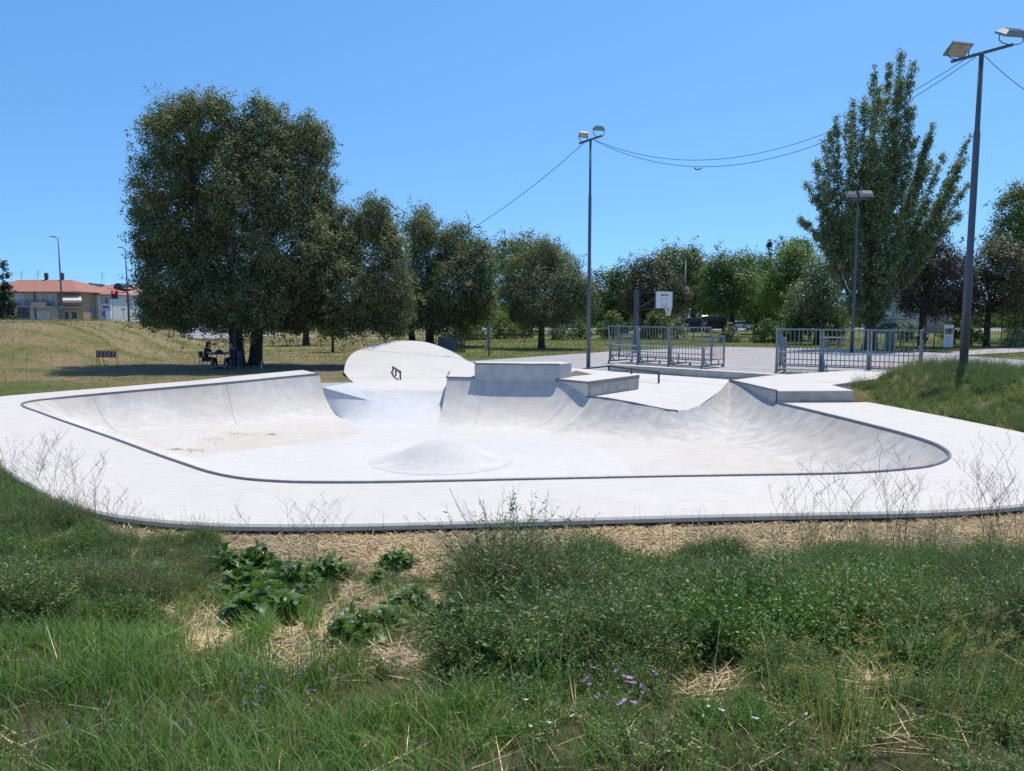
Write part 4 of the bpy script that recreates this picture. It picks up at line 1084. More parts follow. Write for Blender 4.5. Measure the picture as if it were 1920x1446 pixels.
# ------------------------------------------------------------------ park furniture
def bench(label, px, py, Y, yaw, wm=WOOD, L=1.9, name='park_bench'):
    c = dp(px, py, Y); c.z = float(hsample(np.array([c.x]), np.array([Y]))[0])
    t = thing(name, label, 'bench', c); Rz = Matrix.Rotation(yaw, 3, 'Z')
    def P(x, y, z): return c + Rz @ Vector((x, y, z))
    MB().beam(P(-L / 2, -.2, .45), P(L / 2, -.2, .45), .1, .04).beam(P(-L / 2, -.06, .45), P(L / 2, -.06, .45), .1, .04).beam(P(-L / 2, .08, .45), P(L / 2, .08, .45), .1, .04).build('seat', wm, t)
    MB().beam(P(-L / 2, .22, .64), P(L / 2, .22, .64), .03, .11).beam(P(-L / 2, .25, .80), P(L / 2, .25, .80), .03, .11).build('backrest', wm, t)
    for s in (-.78, .78):
        x = s * L / 2
        MB().beam(P(x, -.22, 0), P(x, -.22, .44), .05, .05, up=(1, 0, 0)).beam(P(x, .18, 0), P(x, .26, .88), .05, .05, up=(1, 0, 0)).beam(P(x, -.24, .42), P(x, .22, .42), .05, .04).build('leg', DSTEEL, t)
    return t
bench('brown slatted park bench on the lawn left of the round oak', 967, 638, 70, PI)
bench('brown bench behind the right steel stand', 1708, 640, 60, .1, plain('red_wood', (.20, .085, .05), .7, 0, .3, 8))
# tall narrow blue notice board
BLUE = plain('sign_blue', (.05, .11, .20), .5, 0, .2, 3)
b = gp(917, 668, 0); t = thing('notice_board', 'tall narrow blue notice board on two thin posts', 'sign', b)
dr = Vector((.12, .99, 0))
for s in (-.3, .3): MB().tube([b + dr * s, b + dr * s + Vector((0, 0, 2.05))], .03, 8).build('post', DSTEEL, t)
MB().beam(b + dr * -.42 + Vector((0, 0, 1.35)), b + dr * .42 + Vector((0, 0, 1.35)), .07, 1.3).build('panel', BLUE, t)
# blue fabric barrier and pallet
a = gp(857, 660, 0); c = gp(822, 652, 0)
o = thing('barrier_panel', 'low dark blue sheet panel on the grass behind the bank', 'panel', a)
MB().beam(a + Vector((0, 0, .42)), c + Vector((0, 0, .42)), .03, .84).build('sheet', plain('blue_sheet', (.035, .075, .14), .6, 0, .35, 3), o)
MB().beam(a + Vector((0, 0, .86)), c + Vector((0, 0, .86)), .05, .04).build('top_rail', DSTEEL, o)
a = gp(864, 661, 0); t = thing('wooden_pallet', 'upright brown wooden pallet leaning at the end of the blue panel', 'pallet', a)
for k in range(4): MB().box(a + Vector((-.24 + k * .16, 0, .56)), (.1, .02, 1.12)).build('slat', WOOD, t)
for z in (.12, .56, 1.02): MB().box(a + Vector((0, .06, z)), (.58, .09, .06)).build('bearer', WOOD, t)
a = gp(848, 650, 0); t = thing('picnic_table', 'low dark wooden table behind the blue panel', 'table', a)
MB().box(a + Vector((0, 0, .95)), (1.7, .7, .05)).build('tabletop', DSTEEL, t)
for s in (-.75, .75): MB().box(a + Vector((s, 0, .46)), (.08, .6, .92)).build('leg', DSTEEL, t)
# white information board
b = gp(1777, 653, 0); t = thing('information_board', 'white upright information board with a photo and grey text lines', 'sign', b)
MB().box(b + Vector((0, 0, .93)), (.78, .05, 1.72), rz=.12).build('panel', WHITEP, t)
ph = MB(); ph.box(b + Vector((0, -.03, 1.30)), (.66, .012, .46), rz=.12)
m, nt, bs = newmat('printed_photo'); nt.links.new(ramp(nt, noise(nt, 5, 3), [(.35, (.03, .02, .02)), (.5, (.22, .14, .05)), (.62, (.30, .24, .10)), (.7, (.5, .42, .35))]).outputs[0], bs.inputs['Base Color'])
ph.build('printed_photo', m, t)
tx = MB()
for k in range(7): tx.box(b + Vector((-.02 + (.03 if k % 3 else 0), -.031, .94 - k * .075)), (.56 - .07 * (k % 3), .006, .02), rz=.12)
tx.box(b + Vector((0, -.031, 1.66)), (.5, .006, .03), rz=.12)
tx.build('text_lines', plain('print_grey', (.35, .36, .38), .7), t)
# slim lamp with triangular head
b = gp(1751, 648, 0); t = thing('park_lamp', 'slim park lamp with a triangular frame head under the purple tree', 'lamp', b)
zt = dp(1753, 543, b.y).z
MB().tube([b, b + Vector((0, 0, zt * .82))], [.06, .04], 8).build('pole', LAMPG, t)
k0 = b + Vector((0, 0, zt * .82)); MB().beam(k0, Vector((b.x - .32, b.y, zt)), .03, .03).beam(k0, Vector((b.x + .32, b.y, zt)), .03, .03).build('head_frame', LAMPG, t)
MB().lathe((b.x, b.y, zt), [(0, .06), (.3, .05), (.34, .0), (0, -.01)], 16).build('lamp_disc', LAMPG, t)
# concrete pillar + concrete table behind the right stand
b = gp(1667, 657, 0); o = MB().box(b + Vector((0, 0, .75)), (.55, .4, 1.5)).box(b + Vector((0, 0, 1.53)), (.62, .46, .06)).build('stone_pillar', plain('mossy_stone', (.22, .25, .19), .9, 0, .4, 4), origin=b); tag(o, 'greenish grey stone pillar seen through the right stand', 'pillar')
b = gp(1560, 651, 0); t = thing('concrete_table', 'grey concrete table in the tree shade behind the right stand', 'table', b)
MB().box(b + Vector((0, 0, .75)), (1.8, .8, .08)).build('tabletop', GREYC, t); MB().box(b + Vector((-.6, 0, .36)), (.15, .6, .72)).build('leg', GREYC, t); MB().box(b + Vector((.6, 0, .36)), (.15, .6, .72)).build('leg', GREYC, t)
# red and white barrier on the left slope
b = gt(200, 690, 20, 60); yw = -.05
t = thing('road_barrier', 'rusty red and white striped barrier on thin legs in the grass', 'barrier', b)
w = 38 * b.y / FPX; h = 12 * b.y / FPX; lg = .52
MB().box(b + Vector((0, 0, lg + h / 2)), (w, .03, h), rz=yw).build('board', plain('barrier_red', (.33, .055, .035), .6, 0, .3, 6), t)
st_ = MB()
for k in range(5):
    x = -w / 2 + w * (k + .35) / 5
    q = [b + Vector((x + dx, -.022 - .05 * (x + dx), lg + dz)) for dx, dz in ((-.09, .02), (.01, .02), (.09, h - .02), (-.01, h - .02))]
    st_.add(q, [(0, 1, 2, 3)])
st_.build('white_stripes', plain('dirty_white', (.5, .42, .38), .7, 0, .3, 8), t)
for x, y in ((-w / 2 + .02, 0), (w / 2 - .02, 0), (-w / 4, .35), (w / 2 - .02, .35), (-w / 2 + .02, .35)):
    MB().tube([b + Vector((x, y, -.1)), b + Vector((x, y * .2, lg + h))], .013, 5).build('leg', plain('rust', (.16, .06, .035), .9, 0, .4, 8) if x < -w / 2 + .03 and y == 0 else bpy.data.materials['rust'], t)
MB().beam(b + Vector((-w / 2, 0, lg + h + .02)), b + Vector((w / 2, .35, lg + h + .05)), .02, .02).build('brace', bpy.data.materials['rust'], t)
# thin white post in the shade
b = gp(490.5, 692, 0); o = MB().tube([b, b + Vector((0.01, 0, .38))], .02, 6).build('marker_post', WHITEP, origin=b); tag(o, 'short thin white stake standing in shade right of the oak trunk', 'post')

# ------------------------------------------------------------------ fence
def fence(label, pts, h=2.1, step=2.5):
    t = thing('mesh_fence', label, 'fence', Vector((*pts[0], 0)))
    P = [Vector((*p, 0)) for p in pts]; P = resamp(P, max(2, int(sum((b - a).length for a, b in zip(P, P[1:])) / step)))
    for p in P: MB().beam(p, p + Vector((0, 0, h + .06)), .065, .065, up=(1, 0, 0)).build('post', BLACK, t)
    mb = MB()
    for a, b in zip(P, P[1:]):
        for z in (.08, .5, .95, 1.4, h): mb.beam(a + Vector((0, 0, z)), b + Vector((0, 0, z)), .02 if z < 2 else .04, .02 if z < 2 else .04)
        n = 12
        for k in range(1, n):
            p = a.lerp(b, k / n); mb.beam(p + Vector((0, 0, .05)), p + Vector((0, 0, h)), .01, .01, up=(1, 0, 0))
    mb.build('wire_mesh', BLACK, t)
fence('long black wire mesh fence across the back of the park', [(-12, 79), (4, 75), (22, 69), (33, 66)])
fence('black wire mesh fence at right beyond the white information board', [(33.2, 65.9), (42, 63.8), (62, 60)])

# ------------------------------------------------------------------ street lamps
def lamp(label, px, base_py, top_py, tx, Y, armx, dz, curved=False):
    b = dp(px, base_py, Y); gz = float(hsample(np.array([b.x]), np.array([Y]))[0]); b.z = gz
    tp = dp(tx, top_py, Y); tp.x = b.x; t = thing('street_lamp', label, 'street lamp', b, 'street lamps')
    MB().tube([b, Vector((b.x, b.y, (b.z + tp.z) / 2)), tp], [.11, .09, .06], 10).build('pole', POLE if not curved else GALVL, t, True)
    L = armx * Y / FPX; e = tp + Vector((L, 0, dz * Y / FPX))
    if curved: MB().tube([tp, tp + Vector((L * .15, 0, .3)), tp + Vector((L * .6, 0, .62)), tp + Vector((L, 0, .7))], .045, 6).build('arm', GALVL, t); e = tp + Vector((L, 0, .7))
    else: MB().beam(tp, e, .06, .07).build('arm', POLE, t)
    MB().box(e + Vector((L * .12, 0, 0)), (.55, .25, .09)).build('lamp_head', LAMPG, t)
lamp('tall leaning street lamp in front of the awning house', 118, 603, 447, 109, 84, -9, 3)
lamp('street lamp with a small grey sign, left of the biggest oak', 242, 611, 467, 236, 90, -8, 3)
lamp('pale street lamp with a curved arm between far round trees', 1283, 614, 490, 1284, 88, -6, 0, True)
# ------------------------------------------------------------------ traffic light, signs
def at(px, py, Y): return dp(px, py, Y)
c = at(215, 553, 86); t = thing('traffic_light', 'black traffic light showing red above the road', 'traffic light', (c.x, c.y, 0))
MB().box(c, (.62, .3, .92)).build('housing', BLACK, t)
m, nt, bs = newmat('red_lamp'); bs.inputs['Base Color'].default_value = (.8, .02, .05, 1); bs.inputs['Emission Color'].default_value = (1, .03, .08, 1); bs.inputs['Emission Strength'].default_value = 1.6
MB().lathe((0, 0, 0), [(0, 0), (.13, .0), (.13, .04), (0, .05)], 14)
l1 = MB().lathe((0, 0, 0), [(.15, 0), (.12, .05), (0, .07)], 14); l1.v = [(c.x + v[0], c.y - .15 - v[2], c.z + .27 + v[1]) for v in l1.v]; l1.build('red_lens', m, t)
for z in (0, -.27):
    l2 = MB().lathe((0, 0, 0), [(.13, 0), (.1, .04), (0, .05)], 12); l2.v = [(c.x + v[0], c.y - .15 - v[2], c.z + z + v[1]) for v in l2.v]; l2.build('dark_lens', GLASS, t)
e = at(240, 549, 86.5); MB().beam(c + Vector((0, .2, .3)), e, .08, .08).beam(e, Vector((e.x, e.y, 0)), .12, .12, up=(1, 0, 0)).build('gantry', DSTEEL, t)
SBLUE = plain('traffic_blue', (.03, .12, .42), .5)
def round_sign(label, px, py, Y, r):
    c = at(px, py, Y); t = thing('road_sign', label, 'road sign', (c.x, c.y, 0), 'round blue road signs')
    mb = MB().lathe((0, 0, 0), [(0, 0), (r, 0), (r, .03), (0, .03)], 24); mb.v = [(c.x + v[0], c.y - v[2], c.z + v[1]) for v in mb.v]; mb.build('disc', SBLUE, t)
    k = r * .6; MB().beam(c + Vector((-k * .5, -.036, k * .6)), c + Vector((k * .45, -.036, -k * .5)), .004, r * .22, up=(0, 1, 0)).beam(c + Vector((k * .45, -.036, -k * .5)), c + Vector((-k * .3, -.036, -k * .5)), .004, r * .2, up=(0, 1, 0)).beam(c + Vector((k * .45, -.036, -k * .5)), c + Vector((k * .45, -.036, k * .2)), .004, r * .2, up=(0, 1, 0)).build('white_arrow', WHITEP, t)
    MB().tube([(c.x, c.y + .04, 0), (c.x, c.y + .04, c.z)], .035, 6).build('post', GALV, t)
round_sign('smaller round blue arrow sign in front of the white house wall', 171.5, 583, 88, .24)
round_sign('bigger round blue arrow sign beside the white slanted pylon', 196.5, 589, 84, .30)
c = at(115.5, 577, 80); t = thing('parking_sign', 'small square blue parking sign on the leaning lamp', 'sign', (c.x, c.y, 0)); MB().box(c, (.36, .03, .5)).build('plate', SBLUE, t)
MB().box(c + Vector((-.05, -.02, 0)), (.05, .01, .3)).box(c + Vector((.03, -.02, .13)), (.14, .01, .04)).box(c + Vector((.03, -.02, .0)), (.14, .01, .04)).box(c + Vector((.09, -.02, .065)), (.04, .01, .14)).build('letter', WHITEP, t)
MB().tube([(c.x, c.y + .03, 0), (c.x, c.y + .03, c.z)], .03, 6).build('post', GALV, t)
c = at(242, 571.5, 89); o = MB().box(c, (.5, .05, .55)).build('small_plate', plain('grey_plate', (.35, .38, .37), .6), origin=c); tag(o, 'pale grey square plate fixed on the second street lamp', 'sign')
c = at(205.5, 592, 80); t = thing('pylon_sign', 'white slanted advertising pylon by the road', 'sign', (c.x, c.y, 0))
mb = MB(); b0 = at(204.5, 603, 80); mb.loft([[(b0.x - .15, 80, 0), (b0.x + .35, 80, 0), (b0.x + .35, 80.2, 0), (b0.x - .15, 80.2, 0)], [(b0.x - .35, 80, at(0, 582.5, 80).z), (b0.x + .18, 80, at(0, 583, 80).z), (b0.x + .18, 80.2, at(0, 583, 80).z), (b0.x - .35, 80.2, at(0, 582.5, 80).z)]], closed=True); mb.add(mb.v[4:8], [(0, 1, 2, 3)]); mb.build('panel', WHITEP, t)
for px_, w_, col, lab in ((45, 1.25, (.03, .05, .065), 'dark blue grey upright display panel before the house'), (99, .8, (.03, .03, .035), 'dark bulky container by the roadside left of the leaning lamp')):
    c = at(px_, 588, 84); h_ = at(px_, 576 if px_ == 45 else 581, 84).z
    t = thing('advertising_panel' if px_ == 45 else 'recycling_bin', lab, 'panel' if px_ == 45 else 'bin', (c.x, c.y, 0))
    if px_ == 45:
        MB().box((c.x, 84, h_ / 2 + .1), (w_, .2, h_ - .2)).build('panel', plain('panel_dark', col, .5), t); ringm = MB()
        ringm.tube([(c.x - .05 + .2 * math.cos(a), 83.88, h_ - .5 + .2 * math.sin(a)) for a in np.linspace(0, 6.28, 20)], .015, 4); ringm.build('emblem', plain('emblem_grey', (.12, .15, .17)), t)
        for s in (-.4, .4): MB().box((c.x + s, 84, .06), (.1, .15, .3)).build('foot', DSTEEL, t)
    else:
        MB().lathe((c.x, 84, 0), [(.5, 0), (.58, .9), (.55, 1.35), (.3, 1.6), (0, 1.65)], 10).build('body', plain('bin_dark', col, .6), t)
        MB().box((c.x, 83.45, 1.1), (.3, .05, .12)).build('slot', WHITEP, t)

# ------------------------------------------------------------------ houses
PLAST = plain('beige_plaster', (.52, .47, .40), .9, 0, .1, .6)
PLASTO = plain('ochre_plaster', (.50, .36, .22), .9, 0, .12, .6)
PLASTW = plain('pale_plaster', (.62, .62, .60), .9, 0, .07, .6)
BRICKM = plain('brown_brick', (.22, .13, .095), .9, 0, .35, 14)
SHUT = plain('shutter', (.16, .15, .15), .7)
SHUTP = plain('pale_shutter', (.55, .55, .56), .7)
m, nt, b = newmat('roof_tiles')
tc = nt.nodes.new('ShaderNodeTexCoord'); wv = nt.nodes.new('ShaderNodeTexWave'); wv.inputs['Scale'].default_value = 1.6; wv.inputs['Distortion'].default_value = .4
nt.links.new(tc.outputs['Object'], wv.inputs[0])
c1 = ramp(nt, noise(nt, 1.8, 6, .7), [(.3, (.30, .12, .08)), (.7, (.46, .215, .15))]).outputs[0]
nt.links.new(mixc(nt, ramp(nt, wv.outputs[1], [(0, (.25,) * 3), (1, (0,) * 3)]).outputs[0], c1, (.22, .08, .05)), b.inputs['Base Color']); b.inputs['Roughness'].default_value = .85
TILE = m
def wall_box(t, x0, x1, y0, y1, z1, mat, name='wall', z0=-.3):
    return MB().box(((x0 + x1) / 2, (y0 + y1) / 2, (z0 + z1) / 2), (x1 - x0, y1 - y0, z1 - z0)).build(name, mat, t)
def hip(t, x0, x1, y0, y1, z, zr, hl, hr, ov=.4, name='roof', mat=None):
    x0 -= ov; x1 += ov; y0 -= ov; y1 += ov; ym = (y0 + y1) / 2
    vs = [(x0, y0, z), (x1, y0, z), (x1, y1, z), (x0, y1, z), (x0 + hl, ym, zr), (x1 - hr, ym, zr)]
    vs += [(v[0], v[1], z - .12) for v in vs[:4]]
    return MB().add(vs, [(0, 1, 5, 4), (1, 2, 5), (2, 3, 4, 5), (3, 0, 4), (0, 6, 7, 1), (1, 7, 8, 2), (2, 8, 9, 3), (3, 9, 6, 0), (6, 9, 8, 7)]).build(name, mat or TILE, t)
def win(t, px0, px1, py0, py1, Y, pm=GLASS, name='window', fr=WHITEP, proud=.04):
    a = at(px0, py1, Y); b = at(px1, py0, Y); w = b.x - a.x; h = b.z - a.z; c = Vector(((a.x + b.x) / 2, Y - proud, (a.z + b.z) / 2))
    o = MB().box(c, (w, .08, h)).build(name, fr, t)
    MB().box(c + Vector((0, -.05, 0)), (w * .82, .03, h * .88)).build('pane', pm, o)
    MB().box(c + Vector((0, -.08, -h / 2 - .04)), (w * 1.15, .14, .07)).build('sill', GREYC, o)
    return o
def X(px, Y): return dp(px, 590, Y).x
def Z(py, Y): return dp(200, py, Y).z
Y = 104
t = thing('house', 'beige two storey house with a long red tiled roof and balconies', 'house', (X(80, Y), Y, 0))
wall_box(t, X(-40, Y), X(109, Y), Y, Y + 11, Z(548, Y), PLAST); w2 = wall_box(t, X(109, Y) + .003, X(150, Y), Y + .8, Y + 10, Z(549, Y), PLASTO, 'side_wing')
hip(t, X(-40, Y), X(150, Y), Y - .2, Y + 11, Z(547, Y), Z(523, Y - 0) + .1, 3, 4.6, .6)
for a in (74, 91): win(t, a, a + 5.5, 552, 568, Y, SHUTP)
win(t, 31.5, 44, 551, 576, Y, SHUTP, 'balcony_door')
for a, b_ in ((122, 130), (134, 146)): win(t, a, b_, 583, 600, Y + .8, GLASS, 'shop_window')
win(t, 55, 63, 586, 602, Y, SHUTP, 'garage_door'); win(t, 72, 92, 584, 603, Y, SHUTP, 'garage_door')
MB().box(((X(25, Y) + X(112, Y)) / 2, Y - .6, Z(576, Y)), (X(112, Y) - X(25, Y), 1.2, .16)).build('balcony_slab', GREYC, t)
rl = MB()
for z in (.3, .55, .95): rl.beam((X(25, Y), Y - 1.15, Z(576, Y) + z), (X(112, Y), Y - 1.15, Z(576, Y) + z), .03, .03)
for k in range(45): x = X(25, Y) + (X(112, Y) - X(25, Y)) * k / 44; rl.beam((x, Y - 1.15, Z(576, Y)), (x, Y - 1.15, Z(576, Y) + .95), .025, .025, up=(1, 0, 0))
rl.build('balcony_railing', DSTEEL, t)
MB().box(((X(70, Y) + X(98, Y)) / 2, Y - 1.2, Z(572, Y)), (X(98, Y) - X(70, Y), .03, .75)).build('balcony_screen', plain('orange_screen', (.55, .40, .28), .8), t)
MB().tube([(X(67.5, Y), Y - .12, 0), (X(67, Y), Y - .12, Z(548, Y))], .06, 6).build('downpipe', DSTEEL, t)
aw = MB(); a1 = Z(551, Y); a2 = Z(563.5, Y)
aw.add([(X(109, Y), Y + .7, a1), (X(147, Y), Y + .7, a1), (X(155, Y - 2), Y - 2, a2), (X(117, Y - 2), Y - 2, a2), (X(117, Y - 2), Y - 2, a2 - .3), (X(155, Y - 2), Y - 2, a2 - .3)], [(0, 3, 2, 1), (3, 4, 5, 2)])
aw.build('awning', plain('awning_cloth', (.75, .62, .48), .9, 0, .05), t)
MB().box(((X(113, Y) + X(150, Y)) / 2, Y + .3, Z(576.5, Y)), (X(150, Y) - X(113, Y), 1.2, .16)).build('balcony_slab', GREYC, t)
for x in (46, 77): 
    ch = MB().box((X(x, Y), Y + 5.4, Z(520, Y + 5)), (.34, .4, 1.3)).box((X(x, Y), Y + 5.4, Z(518, Y + 5) + .1), (.48, .5, .12)).build('chimney', plain('chimney_dark', (.08, .07, .07), .8) if x == 46 else bpy.data.materials['chimney_dark'], t)
def antenna(x, top, base, Y, t):
    a = at(x, base, Y); b = at(x, top, Y); mb = MB(); mb.tube([a, b], .03, 5)
    for k in range(3): mb.beam(b + Vector((-.3, 0, -.15 - k * .25)), b + Vector((.9 if k == 0 else .35, 0, -.15 - k * .25)), .03, .03)
    mb.build('antenna', GALV, t)
antenna(40, 508, 524, Y + 5.5, t); antenna(71, 507, 524, Y + 5.5, t); antenna(21, 509, 524, Y + 5.5, t)
Y = 108
t = thing('house', 'pale two storey house with a hipped red roof and a blue shop sign', 'house', (X(180, Y), Y, 0))
wall_box(t, X(146, Y), X(212, Y), Y, Y + 9, Z(553, Y), PLASTW)
hip(t, X(146, Y), X(212, Y), Y, Y + 9, Z(552, Y), Z(541.5, Y + 3), 2.5, 2.6, .35)
for a in (198.6, 206): win(t, a, a + 3, 558.5, 570, Y, SHUT)
win(t, 151, 158.5, 567, 574, Y, SHUTP, 'window')
sg = MB().box((X(203.5, Y), Y - .5, Z(575, Y)), (X(212.5, Y) - X(195, Y), .3, .85)).build('shop_sign', WHITEP, t)
MB().box((X(204, Y), Y - .68, Z(576, Y)), (.95, .03, .26)).build('sign_lettering', SBLUE, sg)
MB().box((X(196.2, Y), Y - .4, Z(590, Y)), (.18, .2, 2.6)).build('pillar', WHITEP, t); MB().box((X(211.5, Y), Y - .4, Z(586, Y)), (.2, .2, 3.8)).build('pillar', WHITEP, t)
win(t, 199, 209, 582, 602, Y, GLASS, 'shop_front')
for x in (177, 181): MB().box((X(x, Y), Y - .05, Z(586, Y)), (.1, .05, 2.4)).build('downpipe', GREYC, t)
MB().tube([(X(187, Y - 2), Y - 2, 0), (X(186, Y - 2), Y - 2, Z(555, Y))], .12, 6).build('utility_pipe', GREYC, t)
Y = 124
t = thing('brick_house', 'brown brick apartment house with arched dormers and a blue balcony', 'apartment house', (X(220, Y), Y, 0))
wall_box(t, X(171, Y), X(222, Y), Y, Y + 10, Z(541, Y), BRICKM); wall_box(t, X(222, Y) + .003, X(300, Y), Y - 2, Y + 9, Z(552, Y), plain('tan_brick', (.34, .23, .16), .9, 0, .25, 10), 'front_wing')
hip(t, X(171, Y), X(240, Y), Y, Y + 10, Z(541.5, Y), Z(531.5, Y + 4), 2.2, 3.0, .3); hip(t, X(222, Y), X(300, Y), Y - 2, Y + 9, Z(551, Y), Z(541, Y + 2), 3, 4, .3, mat=plain('terrace_roof', (.5, .4, .33), .8))
for px_ in (176.5, 228):
    zc = Z(541, Y); c = Vector((X(px_, Y), Y - .4, zc)); vs = [(c.x + .7 * math.cos(a), y, zc + .85 * math.sin(a)) for y in (Y - .8, Y + 3) for a in np.linspace(0, PI, 11)]
    mb = MB().add(vs, [(k, k + 1, k + 12, k + 11) for k in range(10)] + [tuple(range(11))]); d_ = mb.build('dormer', plain('dark_metal_roof', (.03, .03, .04), .5) if px_ < 200 else bpy.data.materials['dark_metal_roof'], t)
    MB().box((c.x, Y - .83, zc + .3), (.7, .04, .5)).build('pane', GLASS, d_)
antenna(191.5, 511, 534, Y + 2, t)
for a, b_ in ((226, 232.5), (215, 221), (234, 240)): win(t, a, b_, 552.5 if a == 226 else 561, 559 if a == 226 else 567, Y - 2 if a > 222 else Y, GLASS)
MB().box(((X(213, Y - 3) + X(252, Y - 3)) / 2, Y - 3, Z(573, Y - 3)), (X(252, Y - 3) - X(213, Y - 3), .15, .85)).build('blue_balcony', plain('balcony_blue', (.08, .20, .42), .6, 0, .2, 1), t)
MB().box(((X(213, Y - 2.5) + X(252, Y - 2.5)) / 2, Y - 2.5, Z(578, Y - 3)), (X(252, Y) - X(213, Y), 1.2, .15)).build('balcony_slab', GREYC, t)
c = at(222, 583, 112); t = thing('parasol', 'yellow parasol in front of the brick house', 'parasol', (c.x, c.y, 0))
MB().lathe((c.x, c.y, c.z - .3), [(0, .75), (1.0, .1), (1.05, -.1)], 8).build('canopy', plain('yellow_cloth', (.55, .45, .16), .9), t); MB().tube([(c.x, c.y, 0), (c.x, c.y, c.z + .3)], .04, 6).build('pole', DSTEEL, t)
c = at(231.5, 580, 106); t = thing('shop_board', 'small white shop board on a post near the yellow parasol', 'sign', (c.x, c.y, 0)); MB().box(c, (.65, .08, .42)).build('panel', WHITEP, t); MB().box(c + Vector((0, -.05, 0)), (.4, .02, .12)).build('lettering', plain('letter_grey', (.3, .3, .32)), t); MB().tube([(c.x, c.y, 0), c], .04, 6).build('post', GALV, t)
# house behind the right trees
Y = 104
t = thing('house', 'pale house with a small balcony seen through the right hand trees', 'house', (X(1700, Y), Y, 0))
wall_box(t, X(1678, Y), X(1722, Y), Y, Y + 9, Z(545, Y), PLASTW); hip(t, X(1678, Y), X(1722, Y), Y, Y + 9, Z(545, Y), Z(530, Y + 3), 3, 3, .5)
win(t, 1684, 1691, 573, 592, Y, SHUTP); win(t, 1684, 1692, 556, 562, Y, SHUTP); win(t, 1702, 1709, 573, 592, Y, SHUTP)
wall_box(t, X(1737, Y), X(1790, Y), Y, Y + 5, Z(575, Y), plain('pink_plaster', (.50, .34, .30), .9), 'garden_wing')
MB().box((X(1685, Y), Y - .5, Z(566, Y)), (1.6, 1, .12)).build('balcony', PLASTO, t)
t = thing('kiosk', 'low grey kiosk behind the hoop post', 'kiosk', (X(1145, 112), 112, 0)); wall_box(t, X(1134, 112), X(1157, 112), 112, 115, Z(577, 112), PLASTW); MB().box((X(1145.5, 113), 113.4, Z(577, 112) + .1), (X(1158, 112) - X(1133, 112), 3.4, .2)).build('roof', GREYC, t)
t = thing('house', 'low white building with a red fascia far behind the backboard', 'house', (X(1280, 140), 140, 0)); wall_box(t, X(1262, 140), X(1302, 140), 140, 146, Z(577, 140), PLASTW); MB().box((X(1282, 140), 139.9, Z(575, 140)), (X(1303, 140) - X(1261, 140), .3, .5)).build('fascia', plain('fascia_red', (.5, .12, .1)), t); win(t, 1265, 1271, 579, 600, 140)

